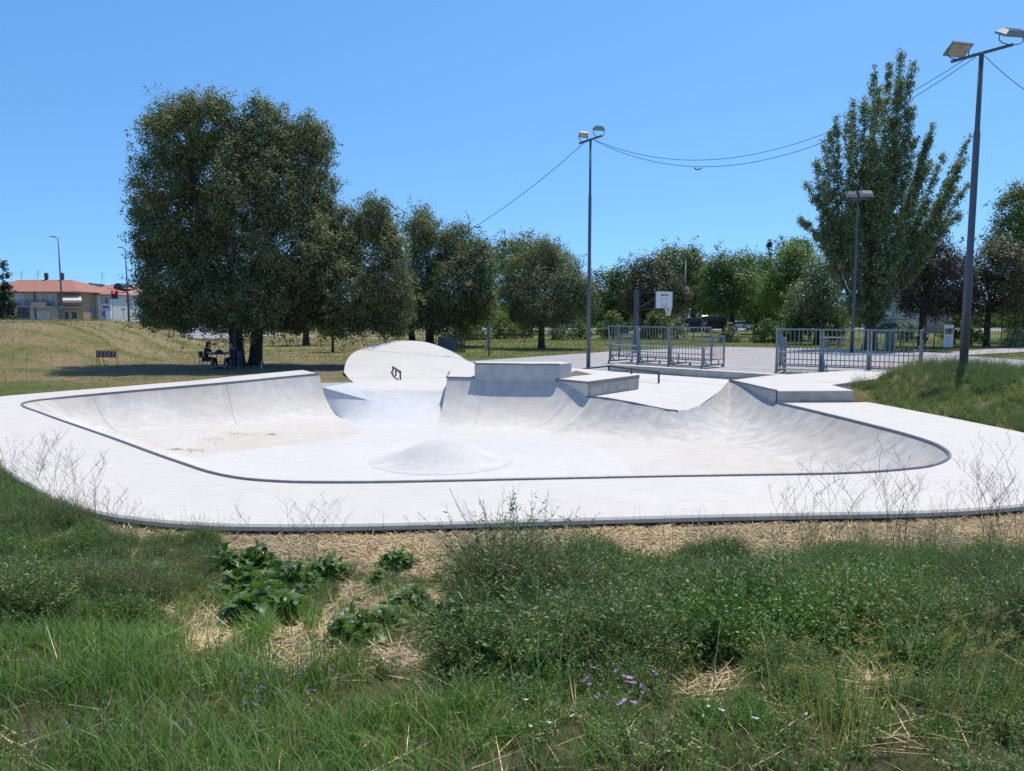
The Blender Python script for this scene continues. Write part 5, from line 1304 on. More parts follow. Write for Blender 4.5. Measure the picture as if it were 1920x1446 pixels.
# ------------------------------------------------------------------ vehicles
def car(name, label, c, yaw, col, kind='hatch', cat='car', s=1.0, grp='parked cars'):
    c = Vector(c); t = thing(name, label, cat, c, grp)
    M = Matrix.Rotation(yaw, 3, 'Z')
    if kind == 'van': prof = [(-2.3, .35), (-2.35, 1.1), (-2.3, 1.95), (-2.1, 2.1), (.9, 2.1), (1.25, 1.95), (1.85, 1.2), (2.4, .95), (2.5, .4)]; W = .92; gl = [(1.0, 1.9), (1.75, 1.2), (.3, 1.2), (.3, 1.9)]
    elif kind == 'suv': prof = [(-2.2, .4), (-2.25, 1.05), (-2.0, 1.65), (-1.6, 1.75), (.5, 1.75), (1.15, 1.15), (2.1, .95), (2.25, .45)]; W = .92; gl = [(-1.9, 1.62), (.4, 1.64), (.98, 1.13), (-2.08, 1.1)]
    else: prof = [(-2.0, .3), (-2.05, .9), (-1.75, 1.1), (-1.35, 1.42), (.25, 1.45), (1.0, .98), (1.95, .78), (2.05, .35)]; W = .85; gl = [(-1.35, 1.34), (.2, 1.36), (.85, .98), (-1.68, 1.02)]
    def P(x, y, z): return c + M @ Vector((x * s, y * s, z * s))
    n = len(prof); rows = []
    for yy, k in ((-W, 1), (-W * .8, 1), (W * .8, 1), (W, 1)):
        rows.append([P(x, yy * (1 if z < 1.15 else .86), z * (1 if abs(yy) < W else .985)) for x, z in prof])
    mb = MB().loft(rows, closed=True); mb.add(rows[0], [tuple(range(n))]); mb.add(rows[-1], [tuple(reversed(range(n)))])
    cm = bpy.data.materials.get('paint_%d' % int(col[0] * 1000 + col[2] * 77)) or plain('paint_%d' % int(col[0] * 1000 + col[2] * 77), col, .3, .3, .05)
    mb.build('body', cm, t, False, fixn=True)
    for sy in (-1, 1):
        q = [P(x, sy * (W * (.9 if z > 1.15 else 1) + .02), z) for x, z in gl]; MB().add(q, [(0, 1, 2, 3)]).build('side_window', GLASS, t)
    i = [k for k, p in enumerate(prof) if p[1] == max(pp[1] for pp in prof)][-1]; a, b = prof[i], prof[i + 1]
    if kind == 'van': a, b = prof[5], prof[6]
    q = [P(a[0] * .95 + b[0] * .05 + .03, -W * .75, a[1] * .95 + b[1] * .05 + .02), P(a[0] * .95 + b[0] * .05 + .03, W * .75, a[1] * .95 + b[1] * .05 + .02), P(b[0] + .03, W * .82, b[1] + .04), P(b[0] + .03, -W * .82, b[1] + .04)]
    MB().add(q, [(0, 1, 2, 3)]).build('windscreen', GLASS, t)
    rw = [P(prof[1][0] - .03, -W * .75, prof[1][1] + .08), P(prof[1][0] - .03, W * .75, prof[1][1] + .08), P(prof[2][0] * 1.0 - .04, W * .7, prof[2][1] - .06), P(prof[2][0] - .04, -W * .7, prof[2][1] - .06)]
    MB().add(rw, [(0, 1, 2, 3)]).build('rear_window', GLASS, t)
    for x in (-1.3, 1.3):
        for sy in (-1, 1):
            mb = MB(); mb.tube([P(x, sy * (W - .22), .32), P(x, sy * (W + .01), .32)], .32 * s, 14); wl = mb.build('wheel', BLACK, t)
            MB().tube([P(x, sy * (W + .01), .32), P(x, sy * (W + .03), .32)], .19 * s, 10).build('rim', GALVL, wl)
    for sy in (-1, 1):
        MB().box(P(prof[-1][0] - .02, sy * W * .7, .68 if kind != 'van' else .8), (.1, .3, .14), rz=yaw).build('headlight', WHITEP, t)
        MB().box(P(prof[1][0] - .01, sy * W * .82, .85), (.06, .2, .3), rz=yaw).build('tail_light', bpy.data.materials.get('tail_red') or plain('tail_red', (.4, .02, .02), .3), t)
    return t
CY = 92
for nm, lab, px_, Y_, yaw, col, kd, sc in [
    ('parked_car', 'silver parked car below the beige house at far left', 27, 84, .2, (.42, .44, .46), 'hatch', .95), ('parked_car', 'white parked car right of the dark display panel', 65, 85, .1, (.75, .75, .75), 'hatch', .95),
    ('parked_car', 'grey blue car in front of the awning house', 143, 88, .15, (.18, .24, .29), 'hatch', 1), ('parked_car', 'black car before the pale house', 168, 90, .1, (.02, .02, .025), 'hatch', 1),
    ('parked_van', 'white van right of the slanted pylon', 217, 92, .1, (.75, .75, .74), 'van', .85), ('parked_car', 'small white car right behind the white van', 229, 98, .4, (.7, .7, .7), 'hatch', 1),
    ('parked_car', 'grey car between the van and the second street lamp', 238, 102, .1, (.25, .28, .3), 'hatch', 1), ('parked_car', 'dark silver car right of the second street lamp', 250, 100, 0, (.2, .23, .26), 'hatch', 1), ('parked_car', 'blue car under the left edge of the biggest oak', 264, 106, .1, (.06, .12, .25), 'hatch', 1)]:
    car(nm, lab, (X(px_, Y_), Y_, .02), yaw, col, kd, 'van' if kd == 'van' else 'car', sc)
for nm, lab, px_, Y_, yaw, col, kd, sc in [
    ('parked_car', 'dark blue tall van parked right of the curved lamp', 1342, 104, 1.35, (.015, .02, .03), 'suv', 1.35), ('parked_car', 'dark car beside the curved lamp pole', 1305, 108, 1.2, (.02, .03, .045), 'suv', 1.15), ('parked_van', 'white van behind the dark tall van', 1323, 120, 1.4, (.72, .74, .76), 'van', 1.1),
    ('parked_car', 'white car left of the curved lamp pole', 1290, 116, .1, (.7, .72, .74), 'suv', 1), ('parked_car', 'white parked car left of the hoop post', 1168, 118, .1, (.7, .7, .7), 'hatch', 1), ('parked_car', 'dark car right of the hoop post', 1208, 118, .1, (.03, .035, .05), 'hatch', 1), ('parked_car', 'blue car below the backboard', 1228, 120, .1, (.08, .16, .3), 'hatch', 1),
    ('parked_car', 'pale car seen behind the bright green bush', 1075, 120, .1, (.5, .52, .54), 'hatch', 1), ('parked_car', 'white car right of the small dark tree between stands', 1392, 116, .1, (.72, .7, .7), 'hatch', 1),
    ('parked_car', 'silver car in the shade behind the poplar', 1560, 116, .1, (.5, .5, .5), 'hatch', 1), ('parked_car', 'dark car left of the pale house behind trees', 1668, 100, .1, (.03, .03, .035), 'hatch', 1), ('parked_car', 'white car far behind the biggest oaks', 530, 122, .05, (.7, .7, .7), 'hatch', 1), ('parked_car', 'dark car under the drooping oak far behind', 590, 122, .05, (.04, .045, .05), 'hatch', 1), ('parked_car', 'silver car on the parking pavement behind the oak trunks', 400, 104, .03, (.5, .52, .53), 'hatch', 1)]:
    car(nm, lab, (X(px_, Y_), Y_, .02), yaw, col, kd, 'van' if nm == 'parked_van' else 'car', sc)
# ------------------------------------------------------------------ people
def skin_mesh(name, J, E, rad, root, m, parent, lv=1, smooth=True):
    me = bpy.data.meshes.new(name + '_rig'); me.from_pydata([tuple(j) for j in J], E, [])
    ob = bpy.data.objects.new(name, me); COL.objects.link(ob)
    md = ob.modifiers.new('s', 'SKIN'); sk = me.skin_vertices[0].data
    for i, r_ in enumerate(rad):
        rr_ = r_ if hasattr(r_, '__len__') else (r_, r_); sk[i].radius = rr_; sk[i].use_root = (i == root)
    sb = ob.modifiers.new('u', 'SUBSURF'); sb.levels = lv; sb.render_levels = lv
    dg = bpy.context.evaluated_depsgraph_get(); dg.update()
    nm = bpy.data.meshes.new_from_object(ob.evaluated_get(dg)); bpy.data.objects.remove(ob); bpy.data.meshes.remove(me)
    nm.materials.clear()
    return link(name, nm, m, parent, smooth)
SKIN = plain('skin', (.42, .26, .19), .6, 0, .1)
HAIRD = plain('dark_hair', (.02, .015, .012), .6, 0, .3, 20)
def person(label, base, yaw, pose, shirt, trous, group=None, hair='short', skirtlen=1, cat='person'):
    t = thing('person', label, cat, base, group); B = Vector(base); M = Matrix.Rotation(yaw, 3, 'Z')
    P = {k: B + M @ Vector(v) for k, v in pose.items()}
    names = ['pelvis', 'waist', 'chest', 'neck', 'head0', 'shL', 'elL', 'wrL', 'palmL', 'shR', 'elR', 'wrR', 'palmR', 'hipL', 'knL', 'anL', 'toL', 'hipR', 'knR', 'anR', 'toR']
    rad = [(.13, .10), (.115, .09), (.135, .10), .055, .06, .062, .045, .03, (.038, .018), .062, .045, .03, (.038, .018), .09, .062, .04, .035, .09, .062, .04, .035]
    idx = {n: i for i, n in enumerate(names)}
    J = [P[n] for n in names]
    E = [(idx[a], idx[b]) for a, b in (('pelvis', 'waist'), ('waist', 'chest'), ('chest', 'neck'), ('neck', 'head0'), ('chest', 'shL'), ('shL', 'elL'), ('elL', 'wrL'), ('wrL', 'palmL'), ('chest', 'shR'), ('shR', 'elR'), ('elR', 'wrR'), ('wrR', 'palmR'), ('pelvis', 'hipL'), ('hipL', 'knL'), ('knL', 'anL'), ('anL', 'toL'), ('pelvis', 'hipR'), ('hipR', 'knR'), ('knR', 'anR'), ('anR', 'toR'))]
    # head and face as further vertices of the one body
    f = (P['toL'] - P['anL']).xy; fw = M @ Vector(pose.get('face', (0, 1, 0))); fw.normalize(); sd = fw.cross(Vector((0, 0, 1)))
    h = P['head0']
    def addj(p, r_, frm): J.append(p); rad.append(r_); E.append((frm, len(J) - 1)); return len(J) - 1
    hc = addj(h + Vector((0, 0, .10)) + fw * .015, (.078, .09), idx['head0']); addj(h + Vector((0, 0, .185)), (.06, .065), hc)
    for s, w in (('L', 'wrL'), ('R', 'wrR')):
        pm = P['palm' + s]; d = (pm - P[w]).normalized(); sx_ = d.cross(Vector((0, 0, 1)));
        if sx_.length < .1: sx_ = d.cross(fw)
        sx_.normalize(); up_ = sx_.cross(d)
        for q, (o_, L_) in enumerate(((-.027, .065), (-.009, .075), (.009, .07), (.027, .055))):
            k = addj(pm + sx_ * o_ + d * .03, .0085, idx['palm' + s]); k = addj(pm + sx_ * o_ + d * (.03 + L_ * .5) - up_ * .012, .0075, k); addj(pm + sx_ * o_ + d * (.03 + L_ * .85) - up_ * .035, .0065, k)
        k = addj(pm - sx_ * .04 + d * .0, .0095, idx['palm' + s]); addj(pm - sx_ * .055 + d * .035, .008, k)
    skin_mesh('body', J, E, rad, 0, SKIN, t, 1)
    face = MB(); hc_ = h + Vector((0, 0, .10)) + fw * .02
    face.lathe(hc_ + fw * .088 + Vector((0, 0, -.02)), [(0, .03), (.010, .01), (.015, -.01), (0, -.015)], 6); face.build('nose', SKIN, t)
    for s in (-1, 1):
        MB().lathe(hc_ + fw * .078 + sd * s * .032 + Vector((0, 0, .012)), [(0, .009), (.011, 0), (0, -.009)], 6).build('eye', HAIRD, t)
        MB().lathe(hc_ + sd * s * .088 - fw * .01, [(0, .03), (.012, 0), (0, -.03)], 6).build('ear', SKIN, t)
    MB().box(hc_ + fw * .08 - Vector((0, 0, .05)), (.045, .02, .012), rz=math.atan2(sd.y, sd.x)).build('mouth', plain('lips', (.3, .12, .1)) if 'lips' not in bpy.data.materials else bpy.data.materials['lips'], t)
    # hair cap
    mb = MB(); vs = []; rings_ = []
    hh = h + Vector((0, 0, .125)) - fw * .018
    for k in range(6):
        th = k / 5 * 1.75; rr_ = .102 * math.sin(th); rings_.append([hh + (sd * math.cos(a) + fw * math.sin(a) * 1.02) * rr_ + Vector((0, 0, .105 * math.cos(th) + (.0 if math.sin(a) < .2 else .03 * max(0, th - 1)))) for a in np.linspace(0, 2 * PI, 15)[:-1]])
    mb.loft(rings_, closed=True)
    if hair == 'long':
        a_ = [hh + sd * x * .1 - fw * .05 for x in (-1, -.5, 0, .5, 1)]; b_ = [hh + sd * x * .11 - fw * (.13 - .04 * abs(x)) for x in (-1, -.5, 0, .5, 1)]
        for A_ in (a_, b_): pass
        rws = [[p + Vector((0, 0, .03 - .42 * q / 4)) - fw * .02 * q for p in (a_ + list(reversed(b_)))] for q in range(5)]; mb.loft(rws, closed=True)
    mb.build('hair', HAIRD, t, True)
    # clothing follows the same joints, slightly fuller
    sn = ['pelvis', 'waist', 'chest', 'shL', 'shR', 'slL', 'slR', 'nb']
    Pl = dict(P); Pl['slL'] = P['shL'].lerp(P['elL'], .7); Pl['slR'] = P['shR'].lerp(P['elR'], .7); Pl['nb'] = P['chest'].lerp(P['neck'], .55)
    skin_mesh('shirt', [Pl[n] for n in sn], [(0, 1), (1, 2), (2, 3), (2, 4), (3, 5), (4, 6), (2, 7)], [(.145, .12), (.135, .11), (.155, .125), .08, .08, .068, .068, .08], 0, shirt, t, 1)
    tn = ['pelvis', 'hipL', 'knL', 'eL', 'hipR', 'knR', 'eR']; Pl['eL'] = P['knL'].lerp(P['anL'], skirtlen * .85); Pl['eR'] = P['knR'].lerp(P['anR'], skirtlen * .85)
    if skirtlen < .2: Pl['knL'] = P['hipL'].lerp(P['knL'], .8); Pl['knR'] = P['hipR'].lerp(P['knR'], .8); Pl['eL'] = P['knL']; Pl['eR'] = P['knR']
    skin_mesh('trousers', [Pl[n] for n in tn], [(0, 1), (1, 2), (2, 3), (0, 4), (4, 5), (5, 6)], [(.145, .12), .105, .08, .062, .105, .08, .062], 0, trous, t, 1)
    for s in ('L', 'R'):
        a_ = P['an' + s]; b_ = P['to' + s]; skin_mesh('shoe', [a_ - Vector((0, 0, .03)), a_.lerp(b_, .6) - Vector((0, 0, .015)), b_ + (b_ - a_) * .25], [(0, 1), (1, 2)], [.052, .048, .038], 0, BLACK if skirtlen > .5 else WHITEP, t, 1)
    return t
SIT = dict(pelvis=(0, 0, .52), waist=(0, .03, .68), chest=(0, .10, .90), neck=(0, .16, 1.06), head0=(0, .21, 1.13), shL=(-.19, .11, .98), elL=(-.24, .25, .76), wrL=(-.12, .45, .80), palmL=(-.08, .53, .80),
           shR=(.19, .11, .98), elR=(.24, .25, .76), wrR=(.12, .45, .80), palmR=(.08, .53, .80), hipL=(-.10, .03, .50), knL=(-.13, .46, .50), anL=(-.13, .50, .09), toL=(-.14, .66, .05), hipR=(.10, .03, .50), knR=(.13, .46, .50), anR=(.13, .40, .09), toR=(.14, .56, .05), face=(0, 1, -.25))
DC = plain('dark_cloth', (.03, .03, .035), .9); DC2 = plain('navy_cloth', (.03, .04, .07), .9)
py_ = 36.6; cxt = (412 - 960) / FPX * py_; gz = -.04
person('seated person with long dark hair leaning over the table under the oak', (cxt - .72, py_, gz), -PI / 2, SIT, DC, DC, hair='long')
person('seated person half hidden behind the oak trunk at the table', (cxt + .72, py_ + .1, gz), PI / 2, SIT, DC2, DC, hair='short')
for s, lab in ((-1, 'small dark chair under the long haired person'), (1, 'small dark chair beside the oak trunk')):
    c = Vector((cxt + s * .74, py_ + (.1 if s > 0 else 0), gz)); t = thing('chair', lab, 'chair', c)
    MB().box(c + Vector((0, 0, .40)), (.42, .42, .04)).build('seat', DSTEEL, t); MB().box(c + Vector((s * .22, 0, .72)), (.03, .4, .3)).build('backrest', DSTEEL, t)
    for a in (-.19, .19):
        for b_ in (-.19, .19): MB().beam(c + Vector((a, b_, 0)), c + Vector((a, b_, .39 if a * s < 0 else .86)), .025, .025, up=(1, 0, 0)).build('leg', GALV, t)
c = Vector((cxt, py_ + .05, gz)); t = thing('picnic_table', 'small folding table between the two seated people', 'table', c)
MB().box(c + Vector((0, 0, .74)), (.8, .7, .035)).build('tabletop', DSTEEL, t)
for a in (-.34, .34):
    for b_ in (-.3, .3): MB().beam(c + Vector((a, b_, 0)), c + Vector((a * .9, b_, .73)), .025, .025, up=(1, 0, 0)).build('leg', GALV, t)
o = MB().lathe(c + Vector((-.05, 0, .758)), [(.22, 0), (.2, .08), (.1, .17), (0, .22)], 9).build('bag', DC2, origin=c + Vector((0, 0, .76))); tag(o, 'dark slouching bag lying on the small table', 'bag')
RUNP = dict(pelvis=(0, 0, .93), waist=(0, .02, 1.08), chest=(0, .06, 1.30), neck=(0, .09, 1.47), head0=(0, .11, 1.54), shL=(-.19, .06, 1.40), elL=(-.25, -.16, 1.18), wrL=(-.22, .02, 1.02), palmL=(-.21, .10, 1.0),
            shR=(.19, .06, 1.40), elR=(.25, .22, 1.16), wrR=(.20, .42, 1.22), palmR=(.18, .50, 1.24), hipL=(-.09, 0, .90), knL=(-.10, .34, .55), anL=(-.10, .62, .13), toL=(-.10, .79, .13), hipR=(.09, 0, .90), knR=(.10, -.02, .50), anR=(.10, -.36, .18), toR=(.10, -.24, .05), face=(0, 1, 0))
pb = gp(1733, 660, 0)
person('striding person in shorts and dark top behind the right stand end', (pb.x, pb.y, 0.0), PI / 2 + .1, RUNP, plain('grey_top', (.08, .09, .11), .9), DC, skirtlen=.1)
# ------------------------------------------------------------------ foreground plants
rg = np.random.default_rng(21)
def unit(v): return v / (np.linalg.norm(v, axis=-1, keepdims=True) + 1e-9)
def blades(P, h, w, rg, lean=.5, flat=0.0, segs=3, head=None, hspread=None):
    n = len(P); az = rg.uniform(0, 2 * PI, n) if head is None else rg.normal(head, hspread, n)
    d = np.stack([np.cos(az), np.sin(az), np.zeros(n)], 1); s = np.stack([-np.sin(az + rg.normal(0, .5, n)), np.cos(az), np.zeros(n)], 1)
    le = np.abs(rg.normal(lean, lean * .5, n)); le = np.clip(le, 0, 2.2)
    rows = []
    for k in range(segs + 1):
        t = k / segs
        if flat: up = h * t * .12; out = h * t
        else: out = h * (np.sin(le * t) * t * .9); up = h * t * (1 - .35 * le * t * .9)
        c = P + d * out[:, None] + np.array([0, 0, 1]) * np.maximum(up, 0)[:, None]
        ww = w * (1 - t) ** .6 * (.5 if k == segs else 1) + .0004
        rows.append((c - s * ww[:, None] / 2, c + s * ww[:, None] / 2))
    V = []
    for a, b in zip(rows[:-1], rows[1:]): pass
    allv = np.stack([x for r in rows for x in r], 1)   # n, 2(segs+1), 3
    k = np.arange(segs); q = np.stack([2 * k, 2 * k + 1, 2 * k + 3, 2 * k + 2], 1)
    F = (np.arange(n)[:, None, None] * (2 * (segs + 1)) + q[None]).reshape(-1, 4)
    return allv.reshape(-1, 3), F
def merge(parts):
    Vs = []; Fs = []; o = 0
    for V, F in parts: Vs.append(V); Fs.append(F + o); o += len(V)
    return np.concatenate(Vs), np.concatenate(Fs)
def field(n, y0, y1, rg, spread=.74, margin=1.9, power=1.0):
    y = (y0 ** power + (y1 ** power - y0 ** power) * rg.random(n)) ** (1 / power)
    x = rg.uniform(-1, 1, n) * (spread * y + margin); return x, y
def ground_pts(x, y):
    z = hsample(x, y); P = np.stack([x, y, z], 1); px, py = proj(P); return P, px, py
def onpark(x, y):
    return pip(x, y, FOOT) | (dist_poly(x, y, OUT) < .06)
def patchy(x, y, s, seed): return .5 + .5 * np.clip(vnoise(x, y, s, seed) + .6 * vnoise(x, y, s * .37, seed + 3), -1, 1)
LM['grass'] = leafmat('grass_blades', [(0.041, 0.1, 0.023), (0.07, 0.158, 0.034), (0.117, 0.222, 0.049), (0.187, 0.304, 0.076), (0.094, 0.187, 0.043), (0.328, 0.339, 0.15)], .35, .5, .25)
LM['drygrass'] = leafmat('dry_grass_blades', [(.10, .12, .045), (.16, .16, .07), (.25, .21, .11), (.33, .27, .16), (.12, .14, .05)], .2, .7, .15)
LM['weed'] = leafmat('weed_leaves', [(0.054, 0.105, 0.027), (0.083, 0.161, 0.039), (0.131, 0.223, 0.054), (0.19, 0.291, 0.088), (0.309, 0.383, 0.175), (0.286, 0.223, 0.099), (0.083, 0.161, 0.044)], .16, .5, .35)
LM['weedgrey'] = leafmat('grey_weed_leaves', [(0.069, 0.106, 0.043), (0.115, 0.166, 0.064), (0.173, 0.23, 0.09), (0.275, 0.319, 0.158), (0.379, 0.331, 0.179), (0.092, 0.154, 0.053)], .16, .5, .3)
LM['broad'] = leafmat('broad_weed_leaves', [(.05, .105, .022), (.08, .15, .032), (.12, .205, .045), (.19, .27, .08)], .3, .4, .4)
LM['straw'] = leafmat('straw', [(.36, .24, .13), (.52, .37, .21), (.70, .54, .33), (.82, .68, .46), (.26, .17, .10)], .1, .7, .2)
STEM = plain('dry_stem', (.13, .13, .08), .8, 0, .3, 5, c2=(.09, .08, .05))
STEMG = plain('green_stem', (.09, .12, .06), .7, 0, .3, 5)

def regions(px, py):
    lush = sm(700, 560, px - .25 * (py - 1200)) * sm(1085, 1150, py + 30 * np.sin(px / 70.0))
    lush = np.maximum(lush, sm(980, 800, px) * sm(1290, 1360, py))
    right = sm(830, 900, px + 25 * np.sin(py / 30.0)) * sm(1022, 1062, py + 14 * np.sin(px / 41.0) + 8 * np.sin(px / 17.0))
    left = sm(470, 380, px + .35 * (py - 1000)) * (1 - .85 * sm(190, 240, px) * sm(1030, 1000, py)) * sm(1235, 1150, py) * sm(-.1, .5, (py - 925 - .33 * np.maximum(px - 130, 0)) / 60 + (px < 170))
    mid = sm(380, 440, px) * sm(900, 840, px) * sm(1040, 1070, py + 14 * np.sin(px / 41.0)) * sm(1330, 1280, py)
    return lush, right, left, mid
def bare(px, py):
    s = np.zeros_like(px)
    for c in STRAW: s = np.maximum(s, blob(px, py, *c))
    return s
# grass
x, y = field(330000, 2.0, 10.5, rg, power=1.6)
P, px, py = ground_pts(x, y); lush, right, left, mid = regions(px, py); br = bare(px, py)
dens = (.95 * lush + .8 * right * (1 - .3 * (patchy(x, y, .8, 77) > .6)) + .5 * left + .5 * mid) * (1 - .92 * np.clip(br * 1.6, 0, 1)) * (.35 + .8 * patchy(x, y, .35, 2))
k = (rg.random(len(x)) < dens) & ~onpark(x, y) & (dist_poly(x, y, OUT) > np.where(px < 170, .1, .5))
P = P[k]; lu = lush[k]
h = rg.uniform(.06, .2, len(P)) * (.75 + .4 * lu) * (.4 + 1.1 * patchy(P[:, 0], P[:, 1], .32, 9))
V, F = blades(P, h, rg.uniform(.0022, .0048, len(P)) * (1 + .35 * lu), rg, .75)
tag(link('grass', np_mesh('grass', V, F), LM['grass']), 'lush green and patchy grass on the bank in the foreground', 'grass', kind='stuff')
# dry blades + straw litter
x, y = field(150000, 2.0, 14, rg, power=1.7)
P, px, py = ground_pts(x, y); dd = dist_poly(x, y, OUT); lush, right, left, mid = regions(px, py); br = bare(px, py)
sm_ = straw_map(px, py, dd, y); dens = np.clip(sm_ * 1.2 + .10 * (mid + right) + .05 * lush + .12 * left, 0, 1)
k = (rg.random(len(x)) < dens) & ~onpark(x, y) & (x < 11) & (y < 13.5)
P = P[k]; P[:, 2] += rg.uniform(.0, .03, len(P))
Pd, pxd, pyd = ground_pts(*field(26000, 2.0, 9, rg, power=1.5)); kd_ = (rg.random(len(Pd)) < (.2 + .8 * patchy(Pd[:, 0], Pd[:, 1], .6, 31) ** 2) * .8) & (pyd > 1060) & ~onpark(Pd[:, 0], Pd[:, 1]); Pd = Pd[kd_]
Vd, Fd = blades(Pd, rg.uniform(.06, .22, len(Pd)), rg.uniform(.0018, .0035, len(Pd)), rg, 1.1)
tag(link('dry_grass', np_mesh('dry_grass', Vd, Fd), LM['drygrass']), 'thin yellowed grass blades mixed into the green bank', 'grass', kind='stuff')
far_ = sm(6.0, 8.5, P[:, 1]); V1, F1 = blades(P, rg.uniform(.06, .24, len(P)) * (1 + .2 * far_), rg.uniform(.0025, .0055, len(P)) * (1 + 1.2 * far_), rg, 1.2, flat=1)
nl_ = 30; x, y = field(nl_, 2.3, 8.0, rg); P2, px, py = ground_pts(x, y); P2[:, 2] += rg.uniform(.05, .16, nl_)
V2, F2 = blades(P2, rg.uniform(.2, .5, nl_), rg.uniform(.003, .005, nl_), rg, 1.2, flat=1)
V, F = merge([(V1, F1), (V2, F2)])
tag(link('straw', np_mesh('straw', V, F), LM['straw']), 'dry cut straw lying along the concrete edge and in bare patches', 'straw', kind='stuff')

# weed plants: several variants, then spread by the hundred
def weed_variant(rg, stems=9, H=.38, leaf=.035, nleaf=13, narrow=.22, spread=.55, twig=.0):
    SV = []; LV = []
    for s in range(stems):
        az = rg.uniform(0, 2 * PI); tilt = rg.uniform(.05, spread); L = H * rg.uniform(.55, 1.15); p = np.array([rg.normal(0, .03), rg.normal(0, .03), 0.0])
        d = unit(np.array([math.cos(az) * tilt, math.sin(az) * tilt, 1.0])); pts = [p]
        for q in range(5):
            d = unit(d + rg.normal(0, .16, 3) + np.array([math.cos(az), math.sin(az), 0]) * .06); p = p + d * L / 5; pts.append(p)
        pts = np.array(pts)
        for a, b, w0 in zip(pts[:-1], pts[1:], np.linspace(.0045, .0015, 5)):
            sd = unit(np.cross(b - a, np.array([0, 1, .3]))); 
            SV += [a - sd * w0 / 2, a + sd * w0 / 2, b + sd * w0 / 2, b - sd * w0 / 2]
        tt = rg.uniform(.12, 1.0, nleaf) * 4.999
        for t in tt:
            i = int(t); c = pts[i] + (pts[i + 1] - pts[i]) * (t - i)
            a = rg.uniform(0, 2 * PI); o = unit(np.array([math.cos(a), math.sin(a), rg.uniform(-.1, .9)])); l = leaf * rg.uniform(.6, 1.5) * (1.2 - .12 * t)
            sd = unit(np.cross(o, rg.normal(0, 1, 3))); w = l * narrow
            LV += [c, c + o * l * .5 + sd * w, c + o * l, c + o * l * .5 - sd * w]
    return np.array(SV + LV)
def scatter(variants, P, scale, rg, zs=None):
    out = []
    vi = rg.integers(0, len(variants), len(P))
    for v, T in enumerate(variants):
        k = np.where(vi == v)[0]
        if not len(k): continue
        a = rg.uniform(0, 2 * PI, len(k)); s = scale[k]; c = np.cos(a) * s; sn = np.sin(a) * s
        X_ = T[None, :, 0] * c[:, None] - T[None, :, 1] * sn[:, None] + P[k, 0][:, None]
        Y_ = T[None, :, 0] * sn[:, None] + T[None, :, 1] * c[:, None] + P[k, 1][:, None]
        Z_ = T[None, :, 2] * s[:, None] + P[k, 2][:, None]
        out.append(np.stack([X_, Y_, Z_], 2).reshape(-1, 3))
    return np.concatenate(out)
VA = [weed_variant(rg, 13, .36, .027, 24, .14) for _ in range(5)]
VB = [weed_variant(rg, 12, .26, .030, 17, .2, .95) for _ in range(5)]
VC = [weed_variant(rg, 14, .46, .024, 20, .15, .45) for _ in range(4)]
VS = [weed_variant(rg, 4, .72, .020, 14, .14, .3) for _ in range(4)]
def plantfield(n, y0, y1, densf, power=1.4, xr=None):
    if xr: x = rg.uniform(xr[0], xr[1], n); y = rg.uniform(y0, y1, n)
    else: x, y = field(n, y0, y1, rg, power=power)
    P, px, py = ground_pts(x, y); d = densf(x, y, px, py)
    k = (rg.random(n) < d) & ~onpark(x, y) & (dist_poly(x, y, OUT) > .12)
    return P[k], px[k], py[k]
GAPS = [(1290, 1225, 30, 20), (1330, 1295, 60, 26), (1640, 1270, 40, 40), (1700, 1370, 30, 40), (1050, 1135, 60, 14), (1620, 1095, 30, 14), (1400, 1260, 30, 20)]
def gapmap(px, py):
    s = bare(px, py)
    for c in GAPS: s = np.maximum(s, blob(px, py, *c))
    return np.clip(s * 1.5, 0, 1)
def dA(x, y, px, py):
    lush, right, left, mid = regions(px, py)
    return (1.0 * right + 1.0 * left + .30 * mid + .05 * lush) * (1 - gapmap(px, py)) * (np.clip(-.15 + 1.5 * patchy(x, y, .45, 5), .06, 1))
P, px, py = plantfield(3200, 2.2, 9.4, dA)
V = scatter(VA, P, rg.uniform(.35, .7, len(P)) * (.65 + .5 * patchy(P[:, 0], P[:, 1], .8, 7)), rg)
P, px, py = plantfield(1500, 2.2, 8.6, lambda x, y, px, py: (lambda r: (r[1] * .9 + r[3] * .5 + r[2] * .4) * (1 - gapmap(px, py)) * (patchy(x, y, .6, 13) > .5))(regions(px, py)))
V2 = scatter(VB, P, rg.uniform(.4, .75, len(P)), rg)
V = np.concatenate([V, V2])
tag(link('weeds', np_mesh('weeds', V, quads(V)), LM['weed']), 'low dark green weeds between the bushier clumps in the foreground', 'weeds', kind='stuff')
# taller bushy clumps with shaded sides and hollows between them
BC = []
for k in range(3500):
    px0 = rg.uniform(860, 1980) if k % 4 else rg.uniform(-20, 420); py0 = rg.uniform(1040, 1440) if k % 4 else rg.uniform(940, 1180)
    r_ = [float(q) for q in regions(np.array([px0]), np.array([py0]))]
    if max(r_[1], r_[2]) < .7 or float(gapmap(np.array([px0]), np.array([py0]))[0]) > .25: continue
    g0 = gt(px0, py0, 2, 12); rad_ = rg.uniform(.15, .36)
    if g0.y < 2.6: continue
    if g0.y < 3.4: rad_ *= .6
    if any((g0.xy - q[0].xy).length < (rad_ + q[1]) * 1.0 + .05 for q in BC): continue
    BC.append((g0, rad_, py0))
VG = [weed_variant(rg, 14, .38, .020, 26, .3, .5) for _ in range(3)]
kinds = [(VA, 'weed', 'bushy dark green clumps of weeds on the foreground bank'), (VC, 'weedgrey', 'bushy grey green clumps of weeds on the foreground bank'), (VG + VB, 'fresh', 'fresh green leafy clumps on the foreground bank')]
